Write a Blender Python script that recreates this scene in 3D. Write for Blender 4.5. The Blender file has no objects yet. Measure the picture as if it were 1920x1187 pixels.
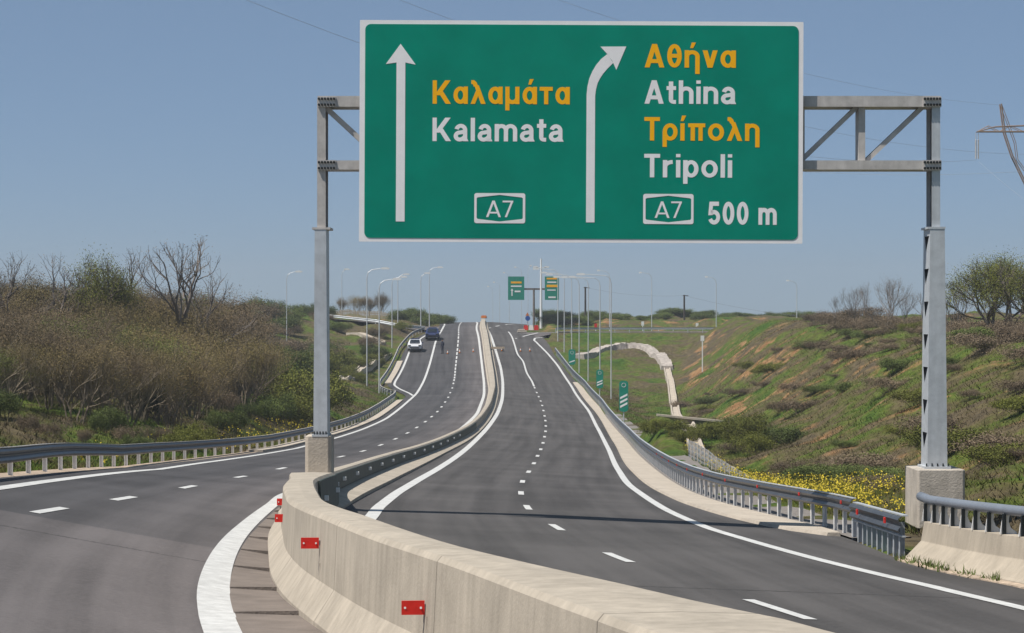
import bpy, bmesh, math, random
import numpy as np
from mathutils import Vector, Matrix, noise as mnoise
R = math.radians
SC = bpy.context.scene
COL = SC.collection

# ------------------------------------------------------------------ camera, sky, sun, exposure
cam_d = bpy.data.cameras.new('camera'); cam = bpy.data.objects.new('camera', cam_d); COL.objects.link(cam)
cam.location = (0, 0, 0); cam.rotation_euler = (R(90), 0, 0)
cam_d.sensor_width = 36.0; cam_d.lens = 36.0*5000/1920; cam_d.shift_y = 6.5/1920
cam_d.clip_start = 0.5; cam_d.clip_end = 6000
SC.camera = cam
SUN_EL, SUN_AZ = 60.0, 242.5          # azimuth: compass from +Y towards +X; the sun stands on the left
wd = bpy.data.worlds.new('World'); SC.world = wd; wd.use_nodes = True
wn = wd.node_tree; wn.nodes.clear()
wo = wn.nodes.new('ShaderNodeOutputWorld'); wb = wn.nodes.new('ShaderNodeBackground'); ws = wn.nodes.new('ShaderNodeTexSky')
ws.sky_type = 'NISHITA'; ws.sun_disc = False; ws.sun_elevation = R(SUN_EL); ws.sun_rotation = R(SUN_AZ)
ws.altitude = 0; ws.air_density = 0.5; ws.dust_density = 0.2; ws.ozone_density = 9.0
wb.inputs['Strength'].default_value = 0.075
wm = wn.nodes.new('ShaderNodeMix'); wm.data_type = 'RGBA'; wm.inputs['Factor'].default_value = 0.55   # thin even veil of haze over the sky
wm.inputs['B'].default_value = (1.88, 2.64, 3.3, 1)
wn.links.new(ws.outputs[0], wm.inputs['A']); wn.links.new(wm.outputs['Result'], wb.inputs['Color']); wn.links.new(wb.outputs[0], wo.inputs['Surface'])
sl = bpy.data.lights.new('sun', 'SUN'); sl.energy = 3.8; sl.angle = R(0.5); sl.color = (1.0, 0.95, 0.87)
so = bpy.data.objects.new('sun', sl); COL.objects.link(so); so.location = (-60, -20, 90)
_d = Vector((math.sin(R(SUN_AZ))*math.cos(R(SUN_EL)), math.cos(R(SUN_AZ))*math.cos(R(SUN_EL)), math.sin(R(SUN_EL))))
so.rotation_euler = _d.to_track_quat('Z', 'Y').to_euler()
SC.view_settings.view_transform = 'Standard'; SC.view_settings.look = 'None'
SC.view_settings.gamma = 1.0; SC.view_settings.exposure = 0.55
SC.render.filter_size = 1.9
SC.cycles.max_bounces = 5; SC.cycles.diffuse_bounces = 2; SC.cycles.transparent_max_bounces = 8
SC.cycles.use_denoising = True

# ------------------------------------------------------------------ helpers
def tag(o, label=None, cat=None, group=None, kind=None):
    if label: o['label'] = label
    if cat: o['category'] = cat
    if group: o['group'] = group
    if kind: o['kind'] = kind
    return o
def thing(name, label, cat, loc=(0, 0, 0), group=None, rz=0.0):
    o = bpy.data.objects.new(name, None); COL.objects.link(o); o.location = loc; o.rotation_euler = (0, 0, rz)
    o.empty_display_size = 0.3
    return tag(o, label, cat, group)
class MB:
    """collects shapes and links them as ONE mesh object"""
    def __init__(s): s.v = []; s.f = []
    def add(s, vs, fs):
        b = len(s.v); s.v += [tuple(p) for p in vs]; s.f += [tuple(i+b for i in f) for f in fs]; return s
    def box(s, c, d, rz=0.0, ry=0.0, taper=1.0):
        m = Matrix.Rotation(rz, 3, 'Z') @ Matrix.Rotation(ry, 3, 'Y'); vs = []
        for z in (-1, 1):
            k = taper if z > 0 else 1
            for x, y in ((-1, -1), (1, -1), (1, 1), (-1, 1)):
                vs.append(Vector(c) + m @ Vector((x*d[0]/2*k, y*d[1]/2*k, z*d[2]/2)))
        return s.add(vs, [(3, 2, 1, 0), (4, 5, 6, 7), (0, 1, 5, 4), (1, 2, 6, 5), (2, 3, 7, 6), (3, 0, 4, 7)])
    def tube(s, pts, rad, n=8, cap=True):
        pts = [Vector(p) for p in pts]; k = len(pts)
        rad = rad if isinstance(rad, (list, tuple)) else [rad]*k; vs = []; fs = []
        up0 = None
        for i, p in enumerate(pts):
            t = (pts[min(i+1, k-1)]-pts[max(i-1, 0)]).normalized()
            if up0 is None: up0 = Vector((0, 0, 1)) if abs(t.z) < .9 else Vector((1, 0, 0))
            a = t.cross(up0).normalized(); b = a.cross(t)
            for j in range(n):
                th = 2*math.pi*j/n; vs.append(p+(a*math.cos(th)+b*math.sin(th))*rad[i])
        for i in range(k-1):
            for j in range(n):
                j2 = (j+1) % n; fs.append((i*n+j, i*n+j2, (i+1)*n+j2, (i+1)*n+j))
        if cap: fs += [tuple(range(n)), tuple(reversed(range((k-1)*n, k*n)))]
        return s.add(vs, fs)
    def prism(s, poly, a, b, plane='xz'):
        """polygon in plane, extruded between a and b along the remaining axis"""
        def mk(p, q):
            return (p[0], q, p[1]) if plane == 'xz' else ((q, p[0], p[1]) if plane == 'yz' else (p[0], p[1], q))
        n = len(poly); vs = [mk(p, a) for p in poly]+[mk(p, b) for p in poly]
        fs = [tuple(range(n)), tuple(reversed(range(n, 2*n)))]+[(i, n+i, n+(i+1) % n, (i+1) % n) for i in range(n)]
        return s.add(vs, fs)
    def sweep(s, path, prof, closed=True, cap=True):
        """profile of (right, up) swept along a path"""
        path = [Vector(p) for p in path]; k = len(path); n = len(prof); vs = []; fs = []
        for i, p in enumerate(path):
            t = path[min(i+1, k-1)]-path[max(i-1, 0)]; t.z = 0; t.normalize(); r = Vector((t.y, -t.x, 0))
            for (a, b) in prof: vs.append(p+r*a+Vector((0, 0, b)))
        m = n if closed else n-1
        for i in range(k-1):
            for j in range(m):
                j2 = (j+1) % n; fs.append((i*n+j, i*n+j2, (i+1)*n+j2, (i+1)*n+j))
        if closed and cap: fs += [tuple(range(n)), tuple(reversed(range((k-1)*n, k*n)))]
        return s.add(vs, fs)
    def build(s, name, m, parent=None, origin=None, smooth=False, fix=True, bevel=0.0):
        o0 = Vector(origin) if origin is not None else (Vector(parent_world(parent)) if parent is not None else Vector((0, 0, 0)))
        me = bpy.data.meshes.new(name)
        me.from_pydata([tuple(Vector(p)-o0) for p in s.v], [], s.f); me.validate()
        if fix:
            bm = bmesh.new(); bm.from_mesh(me); bmesh.ops.recalc_face_normals(bm, faces=bm.faces); bm.to_mesh(me); bm.free()
        if smooth: me.polygons.foreach_set('use_smooth', [True]*len(me.polygons))
        for mm in (m if isinstance(m, (list, tuple)) else [m]): me.materials.append(mm)
        o = bpy.data.objects.new(name, me); COL.objects.link(o)
        if parent is not None: o.parent = parent
        elif origin is not None: o.location = o0
        if bevel:
            b = o.modifiers.new('bevel', 'BEVEL'); b.width = bevel; b.segments = 2; b.limit_method = 'ANGLE'
        return o
def parent_world(p):
    v = Vector((0, 0, 0))
    while p is not None: v += p.location; p = p.parent
    return v

# ------------------------------------------------------------------ materials
def mat(name, col, rough=0.8, metal=0.0, var=0.15, scale=3.0, col2=None, bump=0.0, bscale=30.0, objrand=0.0, spec=0.3, detail=6.0, streak=0.0, joint=0.0):
    m = bpy.data.materials.new(name); m.use_nodes = True; nt = m.node_tree; N = nt.nodes; Lk = nt.links
    p = N['Principled BSDF']; p.inputs['Roughness'].default_value = rough; p.inputs['Metallic'].default_value = metal
    p.inputs['Specular IOR Level'].default_value = spec
    tc = N.new('ShaderNodeTexCoord'); geo = N.new('ShaderNodeNewGeometry')
    nz = N.new('ShaderNodeTexNoise'); nz.inputs['Scale'].default_value = scale; nz.inputs['Detail'].default_value = detail
    nz.inputs['Roughness'].default_value = 0.65
    Lk.new(geo.outputs['Position'], nz.inputs['Vector'])
    rp = N.new('ShaderNodeValToRGB'); rp.color_ramp.elements[0].position = .3; rp.color_ramp.elements[1].position = .7
    c = Vector(col); d = Vector(col2) if col2 else c*(1+var)
    c1 = c if col2 else c*(1-var)
    rp.color_ramp.elements[0].color = (*c1, 1); rp.color_ramp.elements[1].color = (*d, 1)
    Lk.new(nz.outputs['Fac'], rp.inputs['Fac']); out = rp.outputs['Color']
    if streak:
        mp = N.new('ShaderNodeMapping'); mp.inputs['Scale'].default_value = (5.0, 5.0, .35)
        n3 = N.new('ShaderNodeTexNoise'); n3.inputs['Scale'].default_value = 1.3; n3.inputs['Detail'].default_value = 5
        Lk.new(geo.outputs['Position'], mp.inputs['Vector']); Lk.new(mp.outputs[0], n3.inputs['Vector'])
        r3 = N.new('ShaderNodeMapRange'); r3.inputs['From Min'].default_value = .3; r3.inputs['From Max'].default_value = .75
        r3.inputs['To Min'].default_value = 1-streak; r3.inputs['To Max'].default_value = 1+streak*.5
        Lk.new(n3.outputs['Fac'], r3.inputs['Value'])
        hs = N.new('ShaderNodeHueSaturation'); Lk.new(r3.outputs[0], hs.inputs['Value']); Lk.new(out, hs.inputs['Color']); out = hs.outputs['Color']
    if objrand:
        oi = N.new('ShaderNodeObjectInfo'); r2 = N.new('ShaderNodeMapRange')
        r2.inputs['To Min'].default_value = 1-objrand; r2.inputs['To Max'].default_value = 1+objrand
        hs = N.new('ShaderNodeHueSaturation'); Lk.new(oi.outputs['Random'], r2.inputs['Value'])
        Lk.new(r2.outputs[0], hs.inputs['Value']); Lk.new(out, hs.inputs['Color']); out = hs.outputs['Color']
    if joint:
        sp = N.new('ShaderNodeSeparateXYZ'); Lk.new(geo.outputs['Position'], sp.inputs[0])
        pg = N.new('ShaderNodeMath'); pg.operation = 'PINGPONG'; pg.inputs[1].default_value = joint; Lk.new(sp.outputs['Y'], pg.inputs[0])
        lt = N.new('ShaderNodeMath'); lt.operation = 'LESS_THAN'; lt.inputs[1].default_value = .014; Lk.new(pg.outputs[0], lt.inputs[0])
        jm = N.new('ShaderNodeMix'); jm.data_type = 'RGBA'; jm.inputs['B'].default_value = (*(c*.42), 1)
        Lk.new(lt.outputs[0], jm.inputs['Factor']); Lk.new(out, jm.inputs['A']); out = jm.outputs['Result']
    Lk.new(out, p.inputs['Base Color'])
    if bump:
        n2 = N.new('ShaderNodeTexNoise'); n2.inputs['Scale'].default_value = bscale; n2.inputs['Detail'].default_value = 4
        Lk.new(geo.outputs['Position'], n2.inputs['Vector'])
        bp = N.new('ShaderNodeBump'); bp.inputs['Strength'].default_value = bump; bp.inputs['Distance'].default_value = .05
        Lk.new(n2.outputs['Fac'], bp.inputs['Height']); Lk.new(bp.outputs[0], p.inputs['Normal'])
    return m
def asphalt(name, base, tint, near_patch=False):
    m = bpy.data.materials.new(name); m.use_nodes = True; nt = m.node_tree; N = nt.nodes; Lk = nt.links
    p = N['Principled BSDF']; p.inputs['Roughness'].default_value = .85; p.inputs['Specular IOR Level'].default_value = .25
    at = N.new('ShaderNodeAttribute'); at.attribute_name = 'lane'      # R: metres across, G: metres along
    geo = N.new('ShaderNodeNewGeometry')
    mp = N.new('ShaderNodeMapping'); mp.inputs['Scale'].default_value = (1.6, .035, 1)
    Lk.new(at.outputs['Vector'], mp.inputs['Vector'])
    n1 = N.new('ShaderNodeTexNoise'); n1.inputs['Scale'].default_value = 1.0; n1.inputs['Detail'].default_value = 4
    Lk.new(mp.outputs[0], n1.inputs['Vector'])
    n2 = N.new('ShaderNodeTexNoise'); n2.inputs['Scale'].default_value = 14; n2.inputs['Detail'].default_value = 7; n2.inputs['Roughness'].default_value = .75
    n3 = N.new('ShaderNodeTexNoise'); n3.inputs['Scale'].default_value = .22; n3.inputs['Detail'].default_value = 3
    for n in (n2, n3): Lk.new(geo.outputs['Position'], n.inputs['Vector'])
    a1 = N.new('ShaderNodeMath'); a1.operation = 'MULTIPLY_ADD'; a1.inputs[1].default_value = .75
    Lk.new(n1.outputs['Fac'], a1.inputs[0])
    a2 = N.new('ShaderNodeMath'); a2.operation = 'MULTIPLY'; a2.inputs[1].default_value = .6; Lk.new(n2.outputs['Fac'], a2.inputs[0])
    Lk.new(a2.outputs[0], a1.inputs[2])
    a3 = N.new('ShaderNodeMath'); a3.operation = 'MULTIPLY_ADD'; a3.inputs[1].default_value = .5
    Lk.new(n3.outputs['Fac'], a3.inputs[0]); Lk.new(a1.outputs[0], a3.inputs[2])
    rp = N.new('ShaderNodeValToRGB'); e = rp.color_ramp.elements
    e[0].position = .68; e[1].position = .98
    a3b = N.new('ShaderNodeMath'); a3b.operation = 'MULTIPLY'; a3b.inputs[1].default_value = .9; Lk.new(a3.outputs[0], a3b.inputs[0])
    e[0].color = (*(Vector(tint)*base*.74), 1); e[1].color = (*(Vector(tint)*base*1.34), 1)
    Lk.new(a3b.outputs[0], rp.inputs['Fac'])
    # thin transverse paving joints
    sx = N.new('ShaderNodeSeparateXYZ'); Lk.new(at.outputs['Vector'], sx.inputs[0])
    md = N.new('ShaderNodeMath'); md.operation = 'PINGPONG'; md.inputs[1].default_value = 19.0
    nj = N.new('ShaderNodeMath'); nj.operation = 'MULTIPLY_ADD'; nj.inputs[1].default_value = .5; Lk.new(n2.outputs['Fac'], nj.inputs[0]); Lk.new(sx.outputs['Y'], nj.inputs[2])
    Lk.new(nj.outputs[0], md.inputs[0])
    lt = N.new('ShaderNodeMath'); lt.operation = 'LESS_THAN'; lt.inputs[1].default_value = .05; Lk.new(md.outputs[0], lt.inputs[0])
    mx = N.new('ShaderNodeMix'); mx.data_type = 'RGBA'; mx.inputs['B'].default_value = (*(Vector(tint)*base*.5), 1)
    Lk.new(lt.outputs[0], mx.inputs['Factor']); Lk.new(rp.outputs['Color'], mx.inputs['A'])
    out = mx.outputs['Result']
    if near_patch:      # older, paler paving up to the transverse joint and along the inner shoulder
        ln = N.new('ShaderNodeMath'); ln.operation = 'LESS_THAN'; ln.inputs[1].default_value = 41.0; Lk.new(nj.outputs[0], ln.inputs[0])
        sh = N.new('ShaderNodeMapRange'); sh.inputs['From Min'].default_value = -3.2; sh.inputs['From Max'].default_value = -.4; Lk.new(sx.outputs['X'], sh.inputs['Value'])
        s2 = N.new('ShaderNodeMath'); s2.operation = 'MULTIPLY'; s2.inputs[1].default_value = .65; Lk.new(sh.outputs[0], s2.inputs[0])
        sn = N.new('ShaderNodeMath'); sn.operation = 'MULTIPLY_ADD'; sn.inputs[1].default_value = .45; sn.inputs[2].default_value = .45; Lk.new(ln.outputs[0], sn.inputs[0])
        sn.inputs[2].default_value = 0.0
        ad = N.new('ShaderNodeMath'); ad.operation = 'ADD'; ad.use_clamp = True; Lk.new(sn.outputs[0], ad.inputs[0]); Lk.new(s2.outputs[0], ad.inputs[1])
        warm = N.new('ShaderNodeMix'); warm.data_type = 'RGBA'; warm.blend_type = 'MULTIPLY'; warm.inputs['B'].default_value = (2.1, 1.95, 1.84, 1)
        Lk.new(ad.outputs[0], warm.inputs['Factor']); Lk.new(out, warm.inputs['A']); out = warm.outputs['Result']
    Lk.new(out, p.inputs['Base Color'])
    bp = N.new('ShaderNodeBump'); bp.inputs['Strength'].default_value = .35; bp.inputs['Distance'].default_value = .02
    n4 = N.new('ShaderNodeTexNoise'); n4.inputs['Scale'].default_value = 60; Lk.new(geo.outputs['Position'], n4.inputs['Vector'])
    Lk.new(n4.outputs['Fac'], bp.inputs['Height']); Lk.new(bp.outputs[0], p.inputs['Normal'])
    return m
def veg_ground(name, soil_amt=1.0, thin=False):
    """green / olive / dry brown patches with bare orange soil, driven by world position"""
    m = bpy.data.materials.new(name); m.use_nodes = True; nt = m.node_tree; N = nt.nodes; Lk = nt.links
    p = N['Principled BSDF']; p.inputs['Roughness'].default_value = .95; p.inputs['Specular IOR Level'].default_value = .1
    geo = N.new('ShaderNodeNewGeometry')
    def nz(sc, det=6, off=0, ysc=.75):
        mp = N.new('ShaderNodeMapping'); mp.inputs['Location'].default_value = (off, off*.7, off*.3); mp.inputs['Scale'].default_value = (1, ysc, 1)
        n = N.new('ShaderNodeTexNoise'); n.inputs['Scale'].default_value = sc; n.inputs['Detail'].default_value = det; n.inputs['Roughness'].default_value = .65
        Lk.new(geo.outputs['Position'], mp.inputs['Vector']); Lk.new(mp.outputs[0], n.inputs['Vector']); return n.outputs['Fac']
    r = N.new('ShaderNodeValToRGB'); el = r.color_ramp.elements
    el[0].position = .34; el[0].color = (.05, .095, .015, 1)
    el[1].position = .45; el[1].color = (.088, .115, .022, 1)
    for pos, c in ((.52, (.095, .088, .034)), (.60, (.112, .088, .05)), (.70, (.082, .066, .044))):
        x = el.new(pos); x.color = (*c, 1)
    big = N.new('ShaderNodeMath'); big.operation = 'MULTIPLY_ADD'; big.inputs[1].default_value = .75; Lk.new(nz(.055, 4, 19), big.inputs[0])
    sub = N.new('ShaderNodeMath'); sub.operation = 'SUBTRACT'; sub.inputs[1].default_value = .375; Lk.new(nz(.24, 9), sub.inputs[0])
    Lk.new(sub.outputs[0], big.inputs[2]); Lk.new(big.outputs[0], r.inputs['Fac'])
    fine = N.new('ShaderNodeMapRange'); fine.inputs['From Min'].default_value = .3; fine.inputs['From Max'].default_value = .72
    fine.inputs['To Min'].default_value = .5; fine.inputs['To Max'].default_value = 1.5
    Lk.new(nz(2.1, 8, 7), fine.inputs['Value'])
    hs = N.new('ShaderNodeHueSaturation'); Lk.new(fine.outputs[0], hs.inputs['Value']); Lk.new(r.outputs['Color'], hs.inputs['Color'])
    out = hs.outputs['Color']
    if soil_amt > 0:
        s = N.new('ShaderNodeMapRange'); s.inputs['From Min'].default_value = .59; s.inputs['From Max'].default_value = .69
        s2 = N.new('ShaderNodeAttribute'); s2.attribute_name = 'soil'
        sa = N.new('ShaderNodeMath'); sa.operation = 'MULTIPLY_ADD'; sa.inputs[1].default_value = .028
        Lk.new(s2.outputs['Fac'], sa.inputs[0]); Lk.new(nz(.26, 10, 31), sa.inputs[2]); Lk.new(sa.outputs[0], s.inputs['Value'])
        mu = N.new('ShaderNodeMath'); mu.operation = 'MULTIPLY'; Lk.new(s.outputs[0], mu.inputs[0]); Lk.new(s2.outputs['Fac'], mu.inputs[1])
        mx = N.new('ShaderNodeMix'); mx.data_type = 'RGBA'; Lk.new(mu.outputs[0], mx.inputs['Factor']); Lk.new(out, mx.inputs['A'])
        sr = N.new('ShaderNodeValToRGB'); sr.color_ramp.elements[0].color = (.17, .085, .035, 1); sr.color_ramp.elements[1].color = (.36, .22, .11, 1)
        sr.color_ramp.elements[0].position = .35; sr.color_ramp.elements[1].position = .65
        Lk.new(nz(1.1, 6, 3), sr.inputs['Fac']); Lk.new(sr.outputs['Color'], mx.inputs['B']); out = mx.outputs['Result']
    Lk.new(out, p.inputs['Base Color'])
    if not thin:
        bp = N.new('ShaderNodeBump'); bp.inputs['Strength'].default_value = .9; bp.inputs['Distance'].default_value = .35
        Lk.new(nz(1.6, 7, 11), bp.inputs['Height']); Lk.new(bp.outputs[0], p.inputs['Normal'])
    return m
M = {}
M['asphalt'] = asphalt('asphalt', .070, (1.05, .98, .955))
M['asphalt_far'] = asphalt('asphalt_lane', .062, (1.02, .98, 1.02), True)
M['line'] = mat('road_paint', (.44, .44, .43), .75, scale=4.0, bump=.1, col2=(.66, .66, .65), detail=10)
M['conc'] = mat('concrete', (.40, .345, .275), .9, var=.15, scale=1.1, bump=.12, bscale=28, streak=.13)
M['conc_bar'] = mat('barrier_concrete', (.41, .36, .295), .9, var=.17, scale=1.1, bump=.12, bscale=28, streak=.16, joint=2.9)
M['conc_pale'] = mat('pale_concrete', (.47, .41, .34), .9, var=.15, scale=1.1, bump=.25, bscale=25, streak=.1)
M['conc_grey'] = mat('grey_concrete', (.47, .42, .36), .9, var=.22, scale=1.5, bump=.3, bscale=30, streak=.12)
M['slab'] = mat('gutter_slab', (.185, .155, .135), .9, var=.2, scale=2.0, bump=.3)
M['gravel'] = mat('gravel', (.21, .19, .175), .95, var=.35, scale=6.0, bump=.8, bscale=18)
M['stone'] = mat('stone', (.27, .245, .22), .95, var=.4, scale=1.2, bump=.9, bscale=3.0)
M['riprap'] = mat('pale_riprap', (.40, .355, .32), .95, var=.35, scale=2.0, bump=.9, bscale=4.0)
M['stone_dark'] = mat('dark_stone', (.19, .165, .14), .95, var=.5, scale=1.6, bump=1.0, bscale=4.0)
M['rubble'] = mat('rubble', (.42, .33, .25), .95, var=.4, scale=3.0, bump=.8, bscale=10)
M['post_steel'] = mat('pale_post_steel', (.74, .73, .72), .6, .1, var=.1)
M['pipe'] = mat('pipe_steel', (.27, .295, .34), .45, .4, var=.1)
M['galv'] = mat('galvanised_steel', (.54, .565, .59), .5, .3, var=.12, scale=4.0, streak=.1)
M['galv_light'] = mat('weathered_galvanised_steel', (.52, .49, .465), .6, .15, var=.14, scale=5.0, streak=.15)
M['dark_and_shaded_steel'] = mat('dark_and_shaded_steel', (.012, .016, .018), .65, .1, var=.2, scale=6)  # real dark bolts; on webs and bracket posts the colour stands in for shade
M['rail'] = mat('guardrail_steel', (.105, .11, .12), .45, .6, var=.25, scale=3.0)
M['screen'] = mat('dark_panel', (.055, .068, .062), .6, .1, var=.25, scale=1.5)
M['white'] = mat('white_reflective', (.78, .78, .76), .4, var=.05)
M['lampwhite'] = mat('white_lamp_shell', (.80, .80, .80), .35, var=.03)
M['lamppole'] = mat('lamp_steel', (.60, .61, .62), .5, .3, var=.08)
M['red'] = mat('red_reflector', (.62, .022, .014), .4, var=.12, scale=20)
M['green_sign'] = mat('green_sign_sheet', (.0, .24, .165), .6, var=.09, scale=.9, detail=3, spec=.05)
M['green_marker'] = mat('green_marker_sheet', (.01, .235, .165), .5, var=.1)
M['sign_white'] = mat('white_sign_sheet', (.86, .84, .84), .5, var=.04)
M['sign_yellow'] = mat('yellow_sign_sheet', (1.0, .47, .0), .5, var=.03)
M['bud2'] = mat('grey_brown_buds', (.175, .13, .078), .95, var=.3, scale=.4, objrand=.3)
M['bud3'] = mat('green_buds', (.13, .15, .036), .95, var=.3, scale=.4, objrand=.25)
M['wood'] = mat('dark_timber', (.06, .05, .045), .9, var=.25)
M['pylon'] = mat('rusty_steel', (.30, .215, .17), .8, .1, var=.2)
M['wire'] = mat('wire', (.30, .33, .37), .6, .3, var=.05)
M['glass'] = mat('dark_glass', (.015, .02, .028), .08, 0, var=.05, spec=.6)
M['rubber'] = mat('rubber', (.015, .015, .016), .85, var=.1)
M['carwhite'] = mat('white_car_paint', (.74, .75, .77), .25, var=.02, spec=.5)
M['carblue'] = mat('blue_car_paint', (.022, .035, .11), .3, var=.05, spec=.5)
M['navy'] = mat('navy_cloth', (.014, .017, .035), .9, var=.2)
M['skin'] = mat('skin', (.40, .23, .16), .6, var=.06)
M['hair'] = mat('hair', (.02, .015, .012), .7, var=.1)
M['orange'] = mat('orange_plastic', (.60, .17, .03), .5, var=.1)
M['bluesign'] = mat('blue_sign_sheet', (.02, .09, .34), .5, var=.05)
M['tan'] = mat('weathered_board', (.46, .36, .26), .8, var=.12)
M['ground'] = veg_ground('meadow_ground')
M['grass'] = veg_ground('grass_blades', 0, True)
M['bark'] = mat('bark', (.175, .143, .105), .95, var=.25, scale=2.0, objrand=.25)
M['bark_grey'] = mat('grey_bark', (.16, .135, .118), .95, var=.25, scale=2.0, objrand=.2)
M['bud'] = mat('olive_buds', (.17, .143, .045), .9, var=.3, scale=.35, objrand=.4, col2=(.21, .152, .078))
M['brown_leaf'] = mat('dry_brown_leaves', (.175, .132, .088), .95, var=.3, scale=.5, objrand=.25)
M['leaf'] = mat('spring_leaves', (.10, .13, .032), .8, var=.35, scale=.8, objrand=.3)
M['leaf_dark'] = mat('dark_leaves', (.014, .024, .012), .8, var=.3, scale=.8)
M['leaf_olive'] = mat('olive_leaves', (.13, .14, .025), .85, var=.3, scale=.7, objrand=.2)
M['yellow'] = mat('yellow_petals', (.58, .45, .04), .8, var=.25, scale=2)

# ------------------------------------------------------------------ road surface and lines (metres; camera at the origin, z up)
HY = [4, 8, 12, 16, 20, 25, 30, 35, 40, 50, 60, 70, 80, 90, 100, 120, 140, 160, 180, 200, 220, 240, 260, 280, 290, 300, 310, 320, 330, 340, 350, 360, 370, 380, 400, 430, 470, 500, 560, 700, 1000, 3000]
HH = [2.52, 2.65, 2.78, 2.91, 3.04, 3.19, 3.34, 3.49, 3.65, 4.01, 4.36, 4.68, 4.99, 5.29, 5.58, 6.1, 6.53, 6.86, 7.08, 7.2, 7.24, 7.21, 7.16, 6.99, 6.8, 6.5, 6.06, 5.47, 4.71, 3.82, 2.86, 1.99, 1.5, 1.2, .82, .5, .35, .5, 1.2, 4, 12, 40]
BY = [10, 40, 80, 130, 200, 600]
BR = [-.041, -.036, -.054, -.06, -.076, -.03]
BL = [-.16, -.18, -.071, -.008, .0, .0]
BR = [-.041, -.036, -.054, -.06, -.076, -.065]; BL = [-.162, -.181, -.071, -.008, .019, .003]
class Curve:
    """monotone cubic X(Y)"""
    def __init__(s, pts):
        pts = sorted(pts); s.x = np.array([p[0] for p in pts], float); s.y = np.array([p[1] for p in pts], float)
        h = np.diff(s.x); d = np.diff(s.y)/h; m = np.zeros(len(s.x)); m[0] = d[0]; m[-1] = d[-1]
        for i in range(1, len(s.x)-1):
            if d[i-1]*d[i] > 0:
                w1 = 2*h[i]+h[i-1]; w2 = h[i]+2*h[i-1]; m[i] = (w1+w2)/(w1/d[i-1]+w2/d[i])
        s.m = m; s.h = h
    def __call__(s, v):
        v = np.asarray(v, float); sc = v.ndim == 0; v = np.atleast_1d(v)
        vc = np.clip(v, s.x[0], s.x[-1]); i = np.clip(np.searchsorted(s.x, vc)-1, 0, len(s.h)-1)
        t = (vc-s.x[i])/s.h[i]; h = s.h[i]
        r = (2*t**3-3*t*t+1)*s.y[i]+(t**3-2*t*t+t)*h*s.m[i]+(-2*t**3+3*t*t)*s.y[i+1]+(t**3-t*t)*h*s.m[i+1]
        r = r+np.where(v < s.x[0], (v-s.x[0])*s.m[0], 0)+np.where(v > s.x[-1], (v-s.x[-1])*s.m[-1], 0)
        return float(r[0]) if sc else r
Hc = Curve(list(zip(HY, HH)))
def surf(X, Y):
    """height of the carriageways: vertical curve of the road plus its crossfall"""
    b = np.where(np.asarray(X) > -3.5, np.interp(Y, BY, BR), np.interp(Y, BY, BL))
    return -Hc(Y)+b*(np.clip(X, -16, 12)+3.5)
def sz(X, Y): return float(surf(X, Y))
RL = Curve([(8, 3.6), (15, 1.9), (25, -.2), (35, -1.9), (45, -2.7), (52, -2.98), (59, -3.1), (65, -3.21), (72, -3.22), (84, -3.1), (101, -2.82), (124, -2.45), (155, -2.0), (187, -1.5), (218, -1.1), (254, -.92), (290, -1.0), (315, -1.28), (335, -1.88), (351, -2.53), (366, -3.15), (380, -3.55), (430, -4.1), (470, -4.4), (560, -5)])
RR = Curve([(8, 11.4), (20, 9.6), (30, 7.75), (36.2, 6.9), (39.1, 6.42), (43.3, 5.88), (49.2, 5.31), (55.2, 4.86), (61.5, 4.45), (74.6, 4.15), (89.8, 4.13), (114, 4.55), (153, 5.5), (198, 6.3), (242, 6.75), (290, 6.65), (323, 5.81), (339, 4.74), (350, 3.64), (356, 3.0)])
LL = Curve([(8, -7.0), (25, -8.0), (38, -8.75), (47.8, -9.2), (56, -9.65), (66.5, -10.15), (80.5, -10.6), (95, -10.75), (116, -10.68), (136, -10.45), (156, -10.0), (175, -9.6), (201, -9.3), (254, -9.36), (287, -9.7), (319, -9.95), (349, -10.05), (369, -9.85), (400, -10.2), (470, -12), (560, -14)])
LRc = Curve([(10, .6), (16, -.95), (22, -2.1), (28.1, -3.04), (30.5, -3.38), (33.9, -3.79), (38.5, -4.2), (44.7, -4.62), (51, -4.95), (58.8, -5.3), (66, -5.6), (75, -5.65), (90, -5.5), (110, -5.05), (130, -4.4), (160, -3.55), (190, -2.98), (212, -2.7), (247, -2.68), (286, -3.0), (320, -3.6), (349, -4.28), (377, -5.0), (430, -5.6), (470, -6.3), (560, -8)])
RC = [(3.42, 34.3), (1.8, 45.4), (.96, 57.4), (.4, 68.6), (.27, 79.9), (.36, 91.5), (.65, 104), (.96, 116.8), (1.24, 129.3), (1.53, 141.7), (1.8, 154.5), (2.04, 167.3), (2.25, 179), (2.42, 190.9), (2.54, 202.9), (2.61, 213.7), (2.67, 226.4), (2.71, 239.2), (2.7, 251.5), (2.64, 263.8), (2.55, 275), (2.27, 299), (1.73, 314.5), (1.38, 329), (.7, 338), (.35, 348.6), (.07, 357), (-.5, 372)]
RCc = Curve([(y, x) for x, y in RC]+[(20, 6.2), (8, 9)])
LC = [(-7.3, 31.5), (-7.45, 43), (-7.55, 51.9), (-7.72, 63.6), (-7.92, 77.8), (-7.86, 90.9), (-7.6, 102.6), (-7.3, 114), (-7.02, 125.7), (-6.79, 138), (-6.58, 150.5), (-6.39, 163), (-6.25, 175), (-6.11, 188), (-6.02, 199.7), (-5.92, 211.5), (-5.9, 223.2), (-5.91, 235.8), (-5.96, 249.4), (-6.1, 263.2), (-6.2, 277), (-6.35, 288.7), (-6.45, 298.4), (-6.72, 317), (-6.95, 337.6), (-7.15, 356), (-7.6, 380), (-8.8, 470)]
LCc = Curve([(y, x) for x, y in LC])
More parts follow.
